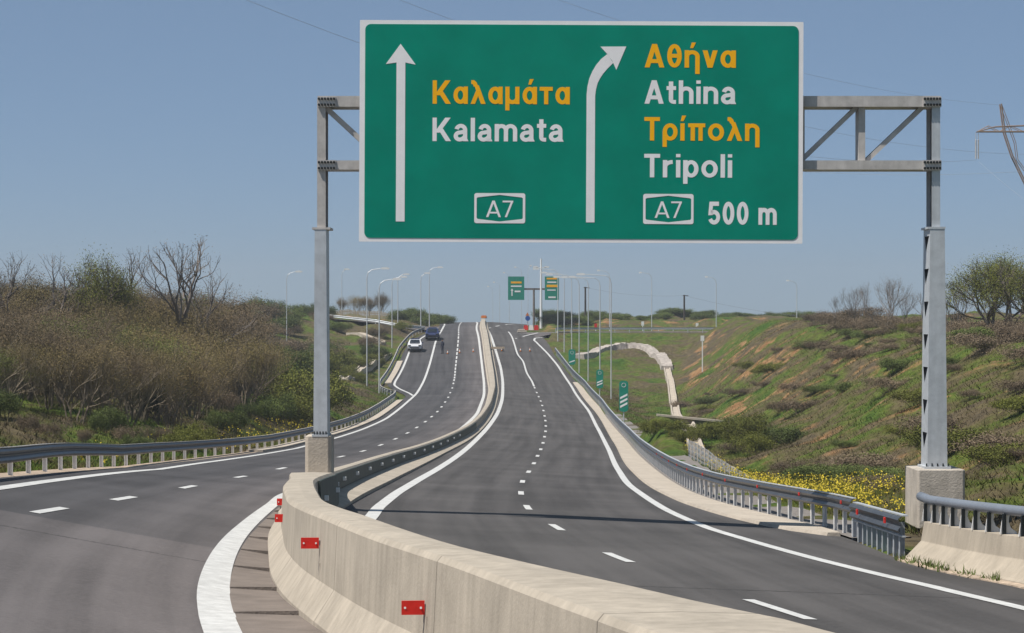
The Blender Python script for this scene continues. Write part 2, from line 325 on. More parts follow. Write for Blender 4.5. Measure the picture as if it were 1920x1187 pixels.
STRIP = Curve([(57.5, 7.3), (59.5, 7.0), (61.5, 6.4), (72, 5.34), (82, 4.95), (93, 4.82), (116, 5.1), (165, 6.27), (236, 7.25), (290, 7.15), (306, 6.85)])
GR = Curve([(49.3, 7.25), (55, 7.4), (58, 7.48), (62, 7.45), (66, 7.2), (72, 6.75), (81, 6.25), (90, 6.05), (100, 6.12), (112, 6.3), (140, 6.8), (170, 7.4), (200, 7.75), (222, 7.95), (250, 8.2), (289, 8.05), (316, 6.95), (330, 6.2), (342, 5.4)])
GL = Curve([(30, -8.9), (38, -9.35), (45, -9.8), (53.6, -10.3), (63.8, -10.95), (75, -11.55), (85, -11.9), (100, -12.05), (115, -12.0), (136, -11.7), (160, -11.15), (175, -10.85), (208, -10.75), (240, -10.75), (252, -11.0), (262, -12.3), (275, -13.6), (290, -14.2), (337, -14.4), (352, -13.8), (372, -12.2)])
BAY = Curve([(254, -9.36), (262, -10.0), (280, -12.0), (289, -12.75), (298, -12.95), (307, -13.0), (337, -13.05), (352, -12.4), (372, -10.0)])
WL = Curve([(8, 2.6), (12, 1.72), (15, 1.08), (18.4, .37), (22.4, -.45), (26.2, -1.33), (29.2, -1.92), (33, -2.58), (36.5, -3.03), (40, -3.38), (45.7, -3.9), (53, -4.38), (57, -4.72), (60, -4.96), (64, -5.02), (70, -4.98), (76, -4.94), (86, -4.86), (100, -4.64), (115, -4.17), (136, -3.53), (168, -2.67), (193, -2.3), (231, -2.1), (265, -2.17), (299, -2.64), (340, -3.5), (380, -4.4), (430, -4.9), (470, -5.4)])
WR = Curve([(8, 3.9), (12, 3.0), (16.4, 1.88), (17.2, 1.70), (17.9, 1.45), (20, .85), (22.5, .1), (24.6, -.49), (26.5, -.92), (30.4, -1.68), (32.3, -2.03), (35.2, -2.43), (40, -2.9), (45, -3.33), (50, -3.68), (56, -3.88), (60, -4.0), (63, -4.2), (66, -4.45), (70, -4.58), (77, -4.6), (96.6, -4.39), (112, -3.96), (133, -3.34), (164, -2.49), (189, -2.06), (231, -1.72), (265, -1.70), (299, -2.0), (340, -2.85), (380, -3.8), (430, -4.3), (470, -4.8)])
WT = Curve([(8, 3.98), (30, -1.55), (50, -3.6), (58, -3.86), (61, -3.95), (62, -3.9), (66, -3.9), (71.5, -3.88), (81.4, -3.78), (91.6, -3.66), (122, -3.13), (151, -2.36), (177, -1.87), (202, -1.53), (231, -1.36), (265, -1.32), (299, -1.6), (340, -2.45), (380, -3.4), (430, -4.0), (470, -4.5)])
WH = Curve([(8, 1.2), (30, 1.17), (38, 1.05), (46, .93), (53, .84), (58, .75), (64, .62), (70, .55), (300, .55), (470, .6)])

def sm(a, b, v):
    t = np.clip((np.asarray(v, float)-a)/(b-a), 0, 1); return t*t*(3-2*t)
def terrain(X, Y):
    X = np.asarray(X, float); Y = np.asarray(Y, float)
    base = surf(X, Y)
    # left bank
    lim = np.where((Y > 250) & (Y < 374), np.minimum(BAY(Y), LL(Y)), LL(Y))-.9
    d = np.maximum(lim-X, 0)
    A = np.interp(Y, [0, 60, 120, 250, 330, 390, 600], [3.5, 4.4, 5.2, 5.6, 4.0, 2.0, 1.5])
    zl = surf(lim, Y)+A*(1-np.exp(-np.maximum(d-1.6, 0)/17))-.18*sm(0, 1.5, d)*(1-sm(2, 6, d))
    # right hillside
    g = np.where(Y < 342, GR(np.clip(Y, 49.3, 342)), 5.4)
    g = np.where(Y < 49.3, np.interp(Y, [0, 30, 41, 49.3], [13, 9.6, 8.1, 7.5]), g)
    zb = surf(g, Y)+.03
    e = np.maximum(X-g, 0)
    xb = np.interp(Y, [40, 60, 150, 250, 320, 360], [11, 10.5, 11.0, 15.5, 18.5, 24])
    zv = zb-np.interp(Y, [40, 80, 130, 300, 350], [.1, .1, .55, .5, .0])*sm(2.0, 3.5, e)
    t = np.clip((X-xb)/(29.5-xb), 0, 1); t = t*t*(3-2*t)*.75+t*.25
    zt = -.25-.75*sm(290, 220, Y)+.018*np.maximum(X-29.5, 0)-.35*sm(60, 20, Y)
    far = sm(385, 450, Y)
    zr = np.where(X > xb, zv+(zt-zv)*t, zv)
    zr = zr+np.interp(X, [9, 13.5], [1.72, 1.3])*sm(140, 161.5, Y)*(1-sm(163.5, 172, Y))*sm(7.5, 8.8, X)*(1-sm(12, 16, X))
    rmp = sm(355, 362, Y)*(1-sm(384, 392, Y))*(1-sm(34, 48, X))
    zr = zr*(1-rmp)+(-1.78)*rmp
    zr = zr*(1-far)+far*(.15+0.0*X)
    inside = (X > lim) & (X < g)
    z = np.where(X <= lim, zl, np.where(X >= g, zr, base))
    # keep the ground clear of the road sheets
    wl = np.minimum(X-lim, g+.1-X)
    z = z-.14*sm(-.1, .25, wl)
    z = np.where(Y > 520, z-sm(520, 1100, Y)*14, z)
    return z
def tz(X, Y): return float(terrain(X, Y))
_noise = mnoise.noise
def bumps(x, y):
    return .6*_noise(Vector((x*.11, y*.07, 1.3)))+.5*_noise(Vector((x*.36, y*.2, 7.1)))+.13*_noise(Vector((x*.9, y*.5, 3.0)))
def out_amt(x, y):
    lim = float(min(BAY(y), LL(y)) if 250 < y < 374 else LL(y))-.9
    g = float(GR(min(max(y, 49.3), 342))) if y < 342 else 7
    if y < 49.3: g = float(np.interp(y, [0, 30, 41, 49.3], [13, 9.6, 8.1, 7.5]))
    if y > 355 and y < 392 and 0 < x < 40: return 0.05
    return max(0.0, min(1.0, max(lim-x-1.0, x-g-2.2)/3.0))

# ------------------------------------------------------------------ ground sheet
ys = list(np.arange(-30, 0, 6))+list(np.arange(0, 40, 2.5))+list(np.arange(40, 140, 1.0))+list(np.arange(140, 260, 1.5))+list(np.arange(260, 400, 2.0))+list(np.arange(400, 520, 4))+list(np.arange(520, 900, 20))+list(np.arange(900, 3000, 150))
xs = [-1500, -900, -500, -300, -200, -150, -120, -100, -85, -72]+list(np.arange(-62, -32, 2.0))+list(np.arange(-32, -16, .9))+list(np.arange(-16, 16, .5))+list(np.arange(16, 34, .7))+list(np.arange(34, 66, 2.0))+[72, 85, 100, 120, 150, 200, 300, 500, 900, 1500]
nx, ny = len(xs), len(ys)
XX, YY = np.meshgrid(np.array(xs, float), np.array(ys, float)); ZZ = terrain(XX, YY)
verts = []; soil = []
for j in range(ny):
    for i in range(nx):
        x, y = float(XX[j, i]), float(YY[j, i]); a = out_amt(x, y)
        verts.append((x, y, float(ZZ[j, i])+bumps(x, y)*a*(1 if y < 340 else 1.3)))
        if x > 0:
            xb_ = float(np.interp(y, [40, 60, 150, 250, 320, 360], [11, 10.5, 11.0, 15.5, 18.5, 24])); s = 1.0*float(sm(xb_, xb_+3.5, x))*(1-.75*float(sm(24, 30, x)))*float(sm(60, 110, y))*(1+.9*float(sm(150, 200, y)))
            if 388 < y < 436: s = 1.9
        else:
            s = .35 if y < 380 else 1.6
            if -14 < x < -9 and y < 250: s = .8
        soil.append(s)
GX_, GY_ = np.array(xs, float), np.array(ys, float); GZ_ = np.array([v[2] for v in verts]).reshape(ny, nx)
def ground_zs(X, Y):
    X = np.asarray(X, float); Y = np.asarray(Y, float)
    i = np.clip(np.searchsorted(GX_, X)-1, 0, nx-2); j = np.clip(np.searchsorted(GY_, Y)-1, 0, ny-2)
    u = (X-GX_[i])/(GX_[i+1]-GX_[i]); v = (Y-GY_[j])/(GY_[j+1]-GY_[j])
    return (GZ_[j, i]*(1-u)+GZ_[j, i+1]*u)*(1-v)+(GZ_[j+1, i]*(1-u)+GZ_[j+1, i+1]*u)*v
def ground_z(x, y): return float(ground_zs(x, y))
faces = [(j*nx+i, j*nx+i+1, (j+1)*nx+i+1, (j+1)*nx+i) for j in range(ny-1) for i in range(nx-1)]
me = bpy.data.meshes.new('ground'); me.from_pydata(verts, [], faces)
at = me.attributes.new('soil', 'FLOAT', 'POINT'); at.data.foreach_set('value', soil)
me.polygons.foreach_set('use_smooth', [True]*len(me.polygons)); me.materials.append(M['ground'])
ground = bpy.data.objects.new('ground', me); COL.objects.link(ground); ground['kind'] = 'structure'

# ------------------------------------------------------------------ road sheets and markings
def sheet(name, left, right, y0, y1, dz, m, n=10, step=1.0, parent=None, kind='structure', lane=False):
    Ys = np.arange(y0, y1+1e-6, step); vs = []; ln = []
    for y in Ys:
        a = float(left(y)); b = float(right(y))
        for k in range(n+1):
            x = a+(b-a)*k/n; vs.append((x, float(y), sz(x, y)+dz)); ln.append((x-float(LRc(y)), float(y), 0.0))
    fs = [(j*(n+1)+k, j*(n+1)+k+1, (j+1)*(n+1)+k+1, (j+1)*(n+1)+k) for j in range(len(Ys)-1) for k in range(n)]
    me = bpy.data.meshes.new(name); me.from_pydata(vs, [], fs); me.materials.append(m)
    if lane:
        at = me.attributes.new('lane', 'FLOAT_VECTOR', 'POINT'); at.data.foreach_set('vector', [c for v in ln for c in v])
    me.polygons.foreach_set('use_smooth', [True]*len(me.polygons))
    o = bpy.data.objects.new(name, me); COL.objects.link(o)
    if parent is not None: o.parent = parent
    elif kind: o['kind'] = kind
    return o
left_edge = lambda y: (min(float(BAY(y)), float(LL(y)))-.75 if 250 < y < 374 else float(LL(y))-.75)
road_left = sheet('left_carriageway', left_edge, lambda y: float(WL(y))+.05, 6, 470, 0.0, M['asphalt_far'], 36, 1.0, lane=True)
def right_edge(y):
    if y < 49: return float(np.interp(y, [0, 30, 41, 49.3], [12.6, 9.4, 8.0, 7.4]))
    if y < 340: return float(GR(y))-.12
    return float(np.interp(y, [340, 352, 362, 380, 470], [5.4, 4.9, 4.2, 1.5, 3.0]))
road_right = sheet('right_carriageway', lambda y: float(WR(y))-.05, right_edge, 6, 470, 0.0, M['asphalt'], 30, 1.0, lane=True)
def ribbon(name, pts, w, dz, m, parent, zfun=None):
    """painted line along a list of (x, y)"""
    P = [Vector((x, y)) for x, y in pts]; vs = []; k = len(P)
    for i, p in enumerate(P):
        t = (P[min(i+1, k-1)]-P[max(i-1, 0)]).normalized(); n = Vector((t.y, -t.x))
        ww = w if not callable(w) else w(p.y)
        for s in (-.5, .5):
            q = p+n*ww*s; vs.append((q.x, q.y, (zfun(q.x, q.y) if zfun else sz(q.x, q.y))+dz))
    me = bpy.data.meshes.new(name); me.from_pydata(vs, [], [(2*i, 2*i+1, 2*i+3, 2*i+2) for i in range(k-1)]); me.materials.append(m)
    o = bpy.data.objects.new(name, me); COL.objects.link(o); o.parent = parent
    return o
def along(c, y0, y1, step=1.0): return [(float(c(y)), float(y)) for y in np.arange(y0, y1+.01, step)]
ribbon('edge_line', along(RL, 12, 372), lambda y: .30, 0.010, M['line'], road_right)
ribbon('edge_line', along(RR, 8, 352)+[(3.3, 353.5), (2.95, 356.5), (3.1, 360), (4.3, 363.6), (6.5, 367.3), (9.5, 369.6)], lambda y: .26, 0.010, M['line'], road_right)
ribbon('edge_line', along(LL, 8, 470), .24, 0.010, M['line'], road_left)
ribbon('edge_line', along(LRc, 9, 470), lambda y: float(np.interp(y, [32, 48, 60], [.42, .30, .26])), 0.010, M['line'], road_left)
ribbon('bay_line', [(float(BAY(y)), float(y)) for y in np.arange(256, 372, 2.0)], .24, .0125, M['line'], road_left)
def dashes(name, centres, curve, parent, L=3.0, w=.17):
    vs = []; fs = []
    for (x, y) in centres:
        for part in range(3):
            pass
        n = 4
        for i in range(n+1):
            yy = y-L/2+L*i/n; t = (Vector((float(curve(yy+.5)), yy+.5))-Vector((float(curve(yy-.5)), yy-.5))).normalized(); nn = Vector((t.y, -t.x))
            for s in (-.5, .5):
                q = Vector((float(curve(yy)), yy))+nn*w*s; vs.append((q.x, q.y, sz(q.x, q.y)+.010))
        b = len(vs)-2*(n+1)
        fs += [(b+2*i, b+2*i+1, b+2*i+3, b+2*i+2) for i in range(n)]
    me = bpy.data.meshes.new(name); me.from_pydata(vs, [], fs); me.materials.append(M['line'])
    o = bpy.data.objects.new(name, me); COL.objects.link(o); o.parent = parent
dashes('lane_dashes', [(x, y) for x, y in RC if y < 282]+[(0, 22.5), (0, 287)], RCc, road_right)
ribbon('lane_line', along(RCc, 290, 372), .2, 0.010, M['line'], road_right)
dashes('lane_dashes', [(x, y) for x, y in LC if y < 290], LCc, road_left)
dashes('lane_dashes', [(0, y) for y in np.arange(296, 470, 5.0)], LCc, road_left, 3.4)
# junction lines at the exit ramp and past the crest
ribbon('junction_line', [(.45, 357), (1.7, 363), (3.6, 369), (6.6, 374), (12, 378)], .25, .012, M['line'], road_right, lambda x, y: max(sz(x, y), -1.78 if x > 3 else -9))
ribbon('junction_line', [(-3.3, 382), (-2.2, 400), (-.8, 425), (.2, 440)], .3, .012, M['line'], road_right)

# exit ramp that leaves to the right on top of the embankment
vs = []; fs = []; rampA = [(3.5, 362.5), (6.5, 366.5), (12, 370), (20, 371.5), (32, 373), (44, 374)]; rampB = [(1.0, 372), (6.6, 376), (12, 379), (20, 380.5), (32, 382), (44, 383)]
for (a, b) in zip(rampA, rampB):
    for p in (a, b): vs.append((p[0], p[1], -1.70 if p[0] > 5 else sz(*p)+.01))
me = bpy.data.meshes.new('exit_ramp'); me.from_pydata(vs, [], [(2*i, 2*i+2, 2*i+3, 2*i+1) for i in range(len(rampA)-1)]); me.materials.append(M['asphalt_far'])
o = bpy.data.objects.new('exit_ramp', me); COL.objects.link(o); o['kind'] = 'structure'
b = MB(); b.sweep([(6.2, 367.6, -1.78), (12, 369.6, -1.76), (20, 371.2, -1.76), (32, 372.7, -1.76), (43, 373.7, -1.76)], [(-.15, 0), (-.15, .24), (.15, .24), (.15, 0)])
o = b.build('kerb', M['conc_pale']); o['kind'] = 'structure'
# slip road joining on the left
vs = []; A_ = [(-10.5, 372), (-14, 371), (-19, 374), (-26, 380)]; B_ = [(-10.5, 392), (-14, 384), (-19, 384), (-26, 389)]
for a, c in zip(A_, B_):
    for p in (a, c): vs.append((p[0], p[1], tz(*p)+.2))
me = bpy.data.meshes.new('slip_road'); me.from_pydata(vs, [], [(0, 1, 3, 2), (2, 3, 5, 4), (4, 5, 7, 6)]); me.materials.append(M['asphalt_far'])
o = bpy.data.objects.new('slip_road', me); COL.objects.link(o); o['kind'] = 'structure'

# kerb strips of pale concrete, gravel verge, drain gutter
def raised(name, a, c, y0, y1, h, m, step=2.0):
    mb = MB(); Ys = np.arange(y0, y1+.01, step); vs = []
    for y in Ys:
        xa, xc = float(a(y)), float(c(y)); za, zc = sz(xa, y), sz(xc, y)
        vs += [(xa, y, za-.05), (xa+.05, y, za+h), (xc, y, zc+h+.02), (xc, y, zc-.05)]
    fs = [(4*j+k, 4*j+k+1, 4*j+k+5, 4*j+k+4) for j in range(len(Ys)-1) for k in range(3)]
    fs += [(0, 1, 2, 3), tuple(4*(len(Ys)-1)+k for k in (3, 2, 1, 0))]
    mb.add(vs, fs); o = mb.build(name, m); o['kind'] = 'structure'; return o
raised('concrete_kerb_strip', STRIP, lambda y: float(GR(y))-.15, 59.5, 304, .07, M['conc_pale'])
raised('concrete_kerb_strip', lambda y: float(LL(y))-1.35, lambda y: float(LL(y))-.55, 120, 243, .08, M['conc_pale'])
raised('concrete_kerb_strip', lambda y: float(BAY(y))-1.25, lambda y: float(BAY(y))-.35, 291, 328, .08, M['conc_pale'])
mb = MB(); Ys = np.arange(58, 230, 2.0); vs = []
for y in Ys:
    g = float(GR(y)); w = float(np.interp(y, [58, 75, 95, 150, 190, 230], [1.2, 1.5, 2.2, 2.4, 1.8, 1.2]))
    vs += [(g-.1, y, sz(g, y)+.04), (g+w, y, sz(g, y)+.05+.04*math.sin(y*.7)), (g+w+.2, y, sz(g, y)-.4)]
mb.add(vs, [(3*j+k, 3*j+k+1, 3*j+k+4, 3*j+k+3) for j in range(len(Ys)-1) for k in range(2)])
o = mb.build('gravel_verge', M['gravel']); o['kind'] = 'structure'
mb = MB(); Ys = np.arange(34, 150, 1.0); vs = []
for y in Ys:
    for k in range(4):
        x = float(LL(y))-.7-(float(LL(y))-float(GL(y))+.4)*k/3; vs.append((x, y, max(tz(x, y), ground_z(x, y))+.05 if k else sz(x, y)-.02))
mb.add(vs, [(4*j+k, 4*j+k+1, 4*j+k+5, 4*j+k+4) for j in range(len(Ys)-1) for k in range(3)])
o = mb.build('gravel_verge', M['rubble']); o['kind'] = 'structure'
mb = MB(); y = 9.0
random.seed(3)
while y < 62:
    L = 3.6; y2 = y+L-.05; n = 4; vs = []
    tl = .05
    for i in range(n+1):
        yy = y+(y2-y)*i/n; a = float(LRc(yy))+.2; c = float(WL(yy))-.24
        lift = .05*(1-i/n)+.012; za = sz(a, yy); zc = sz(c, yy)
        vs += [(a, yy, za-.05), (a, yy, za+lift*.3+.004), (c, yy, zc+lift), (c, yy, zc-.05)]
    fs = [(4*j+k, 4*j+k+1, 4*j+k+5, 4*j+k+4) for j in range(n) for k in range(3)]+[(0, 1, 2, 3), tuple(4*n+k for k in (3, 2, 1, 0))]
    mb.add(vs, fs); y += L
o = mb.build('drain_gutter', M['slab']); o['kind'] = 'structure'

# ------------------------------------------------------------------ median barrier
bar = thing('concrete_barrier', 'long beige concrete median barrier curving away between the two carriageways', 'barrier', (-4.4, 60, -4.4))
Ys = list(np.arange(8, 110, .75))+list(np.arange(110, 471, 3.0))
vs = []; toe = []
for y in Ys:
    l, r, H = float(WL(y)), float(WR(y)), float(WH(y)); zt = sz(l-.28, y)+H; zl = sz(l-.28, y); zrr = sz(r+.3, y)
    dx = .27 if y < 55 else .2
    t = float(WL(y+.5)-WL(y-.5)); ny_ = -t*.0
    sec = [(l-dx, zl-.1), (l-dx, zl+.08), (l-.055, zl+.36*H), (l-.02, zt-.05), (l+.02, zt), ((l+r)/2, zt+.012), (r-.02, zt), (r+.02, zt-.05), (r+.055, zrr+.17), (max(r+.07, float(WT(y))), zrr+.055), (max(r+.075, float(WT(y))+.005), zrr-.1)]
    vs += [(a, y, c) for a, c in sec]
n = 11
fs = [(j*n+k, j*n+k+1, (j+1)*n+k+1, (j+1)*n+k) for j in range(len(Ys)-1) for k in range(n-1)]+[tuple(range(n)), tuple(reversed(range((len(Ys)-1)*n, len(Ys)*n)))]
MB().add(vs, fs).build('concrete_wall', M['conc_bar'], bar)
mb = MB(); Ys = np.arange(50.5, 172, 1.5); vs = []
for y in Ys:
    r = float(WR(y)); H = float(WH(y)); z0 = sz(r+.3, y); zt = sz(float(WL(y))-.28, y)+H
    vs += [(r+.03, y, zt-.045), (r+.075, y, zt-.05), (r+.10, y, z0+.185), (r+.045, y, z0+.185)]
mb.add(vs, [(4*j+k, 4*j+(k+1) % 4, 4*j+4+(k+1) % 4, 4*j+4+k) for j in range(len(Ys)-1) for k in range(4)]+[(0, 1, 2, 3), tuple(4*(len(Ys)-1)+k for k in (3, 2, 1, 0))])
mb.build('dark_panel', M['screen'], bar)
y = 52.5
while y < 150:
    r = float(WR(y)); zt = sz(float(WL(y))-.28, y)+float(WH(y)); z0 = sz(r+.3, y); zc = (zt+z0+.18)/2
    a = math.atan2(float(WR(y+.5)-WR(y-.5)), 1.0)
    MB().box((r+.115, y-.02, zc), (.10, .22, .09), -a).build('white_reflector', M['white'], bar); y += 6.2
for y, zc, of in ((23.6, -2.544, .15), (30.5, -2.55, .15), (41.6, -3.09, .06), (49.2, -3.355, .10)):
    l = float(WL(y)); a = math.atan2(float(WL(y+.5)-WL(y-.5)), 1.0)
    # small plates bolted square to the traffic on a short bracket
    o = MB().box((l-of, y-.02, zc), (.205, .02, .125), -a*.3).build('red_reflector', M['red'], bar)
    MB().box((l-.075, y+.02, zc), (.09, .04, .06)).build('bracket', M['galv'], o)
    for s in (-.07, .07): MB().tube([(l-of+s, y-.04, zc), (l-of+s, y-.03, zc)], .011, 6).build('rivet', M['white'], o)
# shallow vertical joints cut in the near face
for y in (17.6, 23.5, 30.4, 42.0):
    l = float(WL(y)); zl = sz(l-.28, y); H = float(WH(y))
    MB().box((l-.045, y, zl+H*.45), (.012, .012, H*.16)).build('joint_strip', M['slab'], bar)

# ------------------------------------------------------------------ gantry with the big direction sign
GYc = 61.5; PX = GYc/5000.0
def gx(px): return (px-960)*PX
def gz(py): return (600-py)*PX
gan = thing('sign_gantry', 'grey steel sign gantry with two posts on concrete plinths spanning the right carriageway', 'gantry', (gx(605), GYc, gz(888)))
def plinth(x0, x1, ztop, zbot, dy, ch=.09):
    mb = MB(); xc = (x0+x1)/2; poly = [(x0+ch, -dy), (x1-ch, -dy), (x1, -dy+ch), (x1, dy-ch), (x1-ch, dy), (x0+ch, dy), (x0, dy-ch), (x0, -dy+ch)]
    mb.prism([(p[0], GYc+p[1]) for p in poly], zbot, ztop, 'xy'); return mb
plinth(gx(575), gx(624), gz(816), gz(893), .52, .07).build('plinth', M['conc_pale'], gan, bevel=.015)
plinth(gx(1708), gx(1797), gz(877), gz(985), .95, .05).build('plinth', M['conc_grey'], gan, bevel=.015)
def lower_post(xa, xb, ya, yb, taper, holes):
    """hollow box post: front and back plates, one side plate pierced by tapering slots"""
    D = .48; mb = MB()
    z0, z1 = gz(ya), gz(yb); xA, xB = gx(xa), gx(xb); dx = taper
    def pl(x0, x1, y0, y1):
        mb.add([(x0, y0, z0), (x1, y0, z0), (x1, y1, z0), (x0, y1, z0), (x0+(dx if x0 < (xA+xB)/2 else -dx), y0, z1), (x1+(dx if x1 < (xA+xB)/2 else -dx), y0, z1), (x1+(dx if x1 < (xA+xB)/2 else -dx), y1, z1), (x0+(dx if x0 < (xA+xB)/2 else -dx), y1, z1)],
               [(3, 2, 1, 0), (4, 5, 6, 7), (0, 1, 5, 4), (1, 2, 6, 5), (2, 3, 7, 6), (3, 0, 4, 7)])
    pl(xA, xB, GYc-D, GYc-D+.02); pl(xA, xB, GYc+D-.02, GYc+D); pl(xB-.02, xB-.002, GYc-D+.02, GYc+D-.02)
    if not holes:
        pl(xA+.002, xA+.02, GYc-D+.02, GYc+D-.02); return mb
    # left side plate with slots (local u along depth, v up)
    n = holes; H = (z1-z0)
    ya_, yb_ = GYc-D+.02, GYc+D-.02
    def xs_(z): return xA+.002+dx*(z-z0)/H
    def quad(y0, y1, za, zb): 
        mb.add([(xs_(za), y0, za), (xs_(za), y1, za), (xs_(zb), y1, zb), (xs_(zb), y0, zb)], [(0, 1, 2, 3)])
    pitch = H*.965/n; v = z0+H*.075
    quad(ya_, yb_, z0, v)
    um = ya_+.12; uw = .66
    for i in range(n):
        top = min(v+pitch*.48, z1-.1); nx_ = min(v+pitch, z1) if i < n-1 else z1
        quad(ya_, um, v, top); quad(um+uw, yb_, v, top)
        # triangular slot: wide on top, pointed below
        mb.add([(xs_(v), um, v), (xs_(top), um, top), (xs_(v), um+uw, v), (xs_(top), um+uw, top), (xs_(v), um+.45, v)], [(0, 4, 1), (4, 2, 3)])
        quad(ya_, yb_, top, nx_); v += pitch
    return mb
lower_post(590.5, 616.5, 813, 430, .03, 0).build('post', M['galv'], gan, fix=True)
lower_post(1733, 1770, 873, 429, .06, 7).build('post', M['galv'], gan)
MB().box((gx(1751.5), GYc, (gz(873)+gz(429))/2), (.03, .86, gz(429)-gz(873)-.06)).build('shade_painted_inner_web', M['dark_and_shaded_steel'], gan)  # near-black colour paints the shade seen through the slots
for (xa, xb, y0, y1) in ((588, 618, 813, 817), (1727, 1776, 872.5, 877)):
    MB().box(((gx(xa)+gx(xb))/2, GYc, (gz(y0)+gz(y1))/2), (gx(xb)-gx(xa), 1.06, gz(y0)-gz(y1))).build('base_plate', M['galv'], gan)
    for k in range(5):
        for s in (-1, 1): MB().tube([((gx(xa)+.05)+(gx(xb)-gx(xa)-.1)*k/4, GYc+s*.5, gz(y0)), ((gx(xa)+.05)+(gx(xb)-gx(xa)-.1)*k/4, GYc+s*.5, gz(y0)+.07)], .016, 6).build('anchor_bolt', M['dark_and_shaded_steel'], gan)
def upper_post(xa, xb, ya, yb, m):
    xA, xB = gx(xa), gx(xb); z0, z1 = gz(ya), gz(yb); D = .40; mb = MB(); zc = (z0+z1)/2; h = z1-z0
    mb.box(((xA+xB)/2, GYc-D, zc), (xB-xA, .03, h)); mb.box(((xA+xB)/2, GYc+D, zc), (xB-xA, .03, h))
    o = mb.build('post', m, gan)
    MB().box(((xA*.45+xB*.55), GYc, zc), (.02, 2*D-.034, h-.01)).build('shade_painted_web', M['dark_and_shaded_steel'], o)  # shade of the open recess is put into this web's near-black colour
    MB().box(((xA+xB)/2, GYc, z0+.005), (xB-xA+.22, .98, .05)).build('splice_plate', m, o)
upper_post(597, 613, 430, 188, M['galv_light'])
upper_post(1742, 1757.5, 429, 190, M['galv'])
xl, xr = gx(598), gx(1757.5)
TILT = -.0035
def tilt_z(x): return TILT*(x-gx(1090))
for (yt, yb) in ((183, 203), (303, 320)):
    mb = MB(); h = gz(yt)-gz(yb); zc = (gz(yt)+gz(yb))/2
    for s in (-1, 1):
        mb.box(((xl+xr)/2, GYc+s*.44, zc), (xr-xl, .03, h))
    mb.box(((xl+xr)/2, GYc, zc-h/2+.012), (xr-xl, .846, .02)); mb.box(((xl+xr)/2, GYc, zc+h/2-.012), (xr-xl, .846, .02))
    mb.build('chord_beam', M['galv_light'], gan)
def brace(p, q, w=.12, d=.6):
    a = Vector((gx(p[0]), 0, gz(p[1]))); c = Vector((gx(q[0]), 0, gz(q[1]))); L = (c-a).length; mid = (a+c)/2
    ang = math.atan2((c-a).x, (c-a).z)
    MB().box((mid.x, GYc, mid.z), (w, d, L), 0, ang).build('brace', M['galv_light'], gan)
brace((612, 203), (690, 275)); 
xk = 1613
for k in range(8):
    x0 = xk-k*113
    if x0 < 640: break
    brace((x0, 202), (x0, 303), .15, .6)
    brace((x0-8, 202), (x0-113, 303) if k == 0 else (x0-105, 303), .10, .45)
brace((1728, 202), (1622, 303), .10, .45)
for (xc, w) in ((615, 34), (1742, 34)):
    for yc in (194, 312):
        o = MB().box((gx(xc), GYc-.468, gz(yc)), (w*PX, .025, 19*PX)).build('splice_plate', M['galv_light'], gan)
        for i in range(6):
            for j in (-5.5, 5.5):
                x = gx(xc-w/2+3+i*(w-6)/5); MB().tube([(x, GYc-.52, gz(yc+j)), (x, GYc-.481, gz(yc+j))], .03, 6).build('bolt', M['dark_and_shaded_steel'], o)

# direction sign hung on the gantry
SY = GYc-.62; SPX = SY/5000.0
CX, CY = 1089.8, 247.3
sign = thing('direction_sign', 'huge green overhead road sign with white border listing Kalamata, Athina and Tripoli', 'road sign', ((CX-960)*SPX, SY, (600-CY)*SPX))
sign.rotation_euler = (0, .0048, 0)
def lx(px): return (px-CX)*SPX
def lz(py): return (CY-py)*SPX
def rrect(x0, x1, z0, z1, r, n=6):
    p = []
    for cx_, cz_, a0 in ((x1-r, z1-r, 0), (x0+r, z1-r, 90), (x0+r, z0+r, 180), (x1-r, z0+r, 270)):
        for i in range(n+1):
            a = R(a0+90*i/n); p.append((cx_+r*math.cos(a), cz_+r*math.sin(a)))
    return p
def sign_obj(name, mb, m, parent=None):
    return mb.build(name, m, parent or sign, origin=(0, 0, 0))
mb = MB(); mb.prism(rrect(lx(674), lx(1505.5), lz(455), lz(39.5), .02), -.012, .03); sign_obj('border', mb, M['sign_white'])
mb = MB(); mb.prism(rrect(lx(684), lx(1496.5), lz(448), lz(47), .13), -.02, -.0125); sign_obj('panel', mb, M['green_sign'])
mb = MB()
for k in range(7): mb.box((lx(740+k*116), .10, 0), (.08, .13, lz(50)-lz(445)))
sign_obj('backing_rail', mb, M['galv'])
mb = MB(); Yf, Yb = -.026, -.0205
mb.prism([(lx(743), lz(417)), (lx(759.5), lz(417)), (lx(759.5), lz(119)), (lx(779), lz(123)), (lx(750.5), lz(84)), (lx(723), lz(122)), (lx(743), lz(119))], Yf, Yb)
sign_obj('straight_arrow', mb, M['sign_white'])
outer = [(1099.5, 417), (1099.5, 178), (1101, 162), (1104.5, 147), (1110, 134), (1117, 122), (1126.5, 110.5), (1138.5, 101)]
inner = [(1115.5, 417), (1115.5, 180), (1117, 168), (1120, 156), (1124.5, 147), (1130, 138.5), (1138, 129), (1149, 118)]
mb = MB(); n = len(outer)
vs = [(lx(p[0]), Yf, lz(p[1])) for p in outer+inner]+[(lx(p[0]), Yb, lz(p[1])) for p in outer+inner]; N2 = 2*n
fs = []
for i in range(n-1): fs += [(i, i+1, n+i+1, n+i), (N2+i, N2+n+i, N2+n+i+1, N2+i+1), (i, N2+i, N2+i+1, i+1), (n+i, n+i+1, N2+n+i+1, N2+n+i)]
mb.add(vs, fs)
mb.prism([(lx(1173.5), lz(87)), (lx(1125), lz(87.5)), (lx(1138.5), lz(102)), (lx(1147), lz(113.5)), (lx(1155), lz(131))], Yf, Yb)
sign_obj('bent_arrow', mb, M['sign_white'])
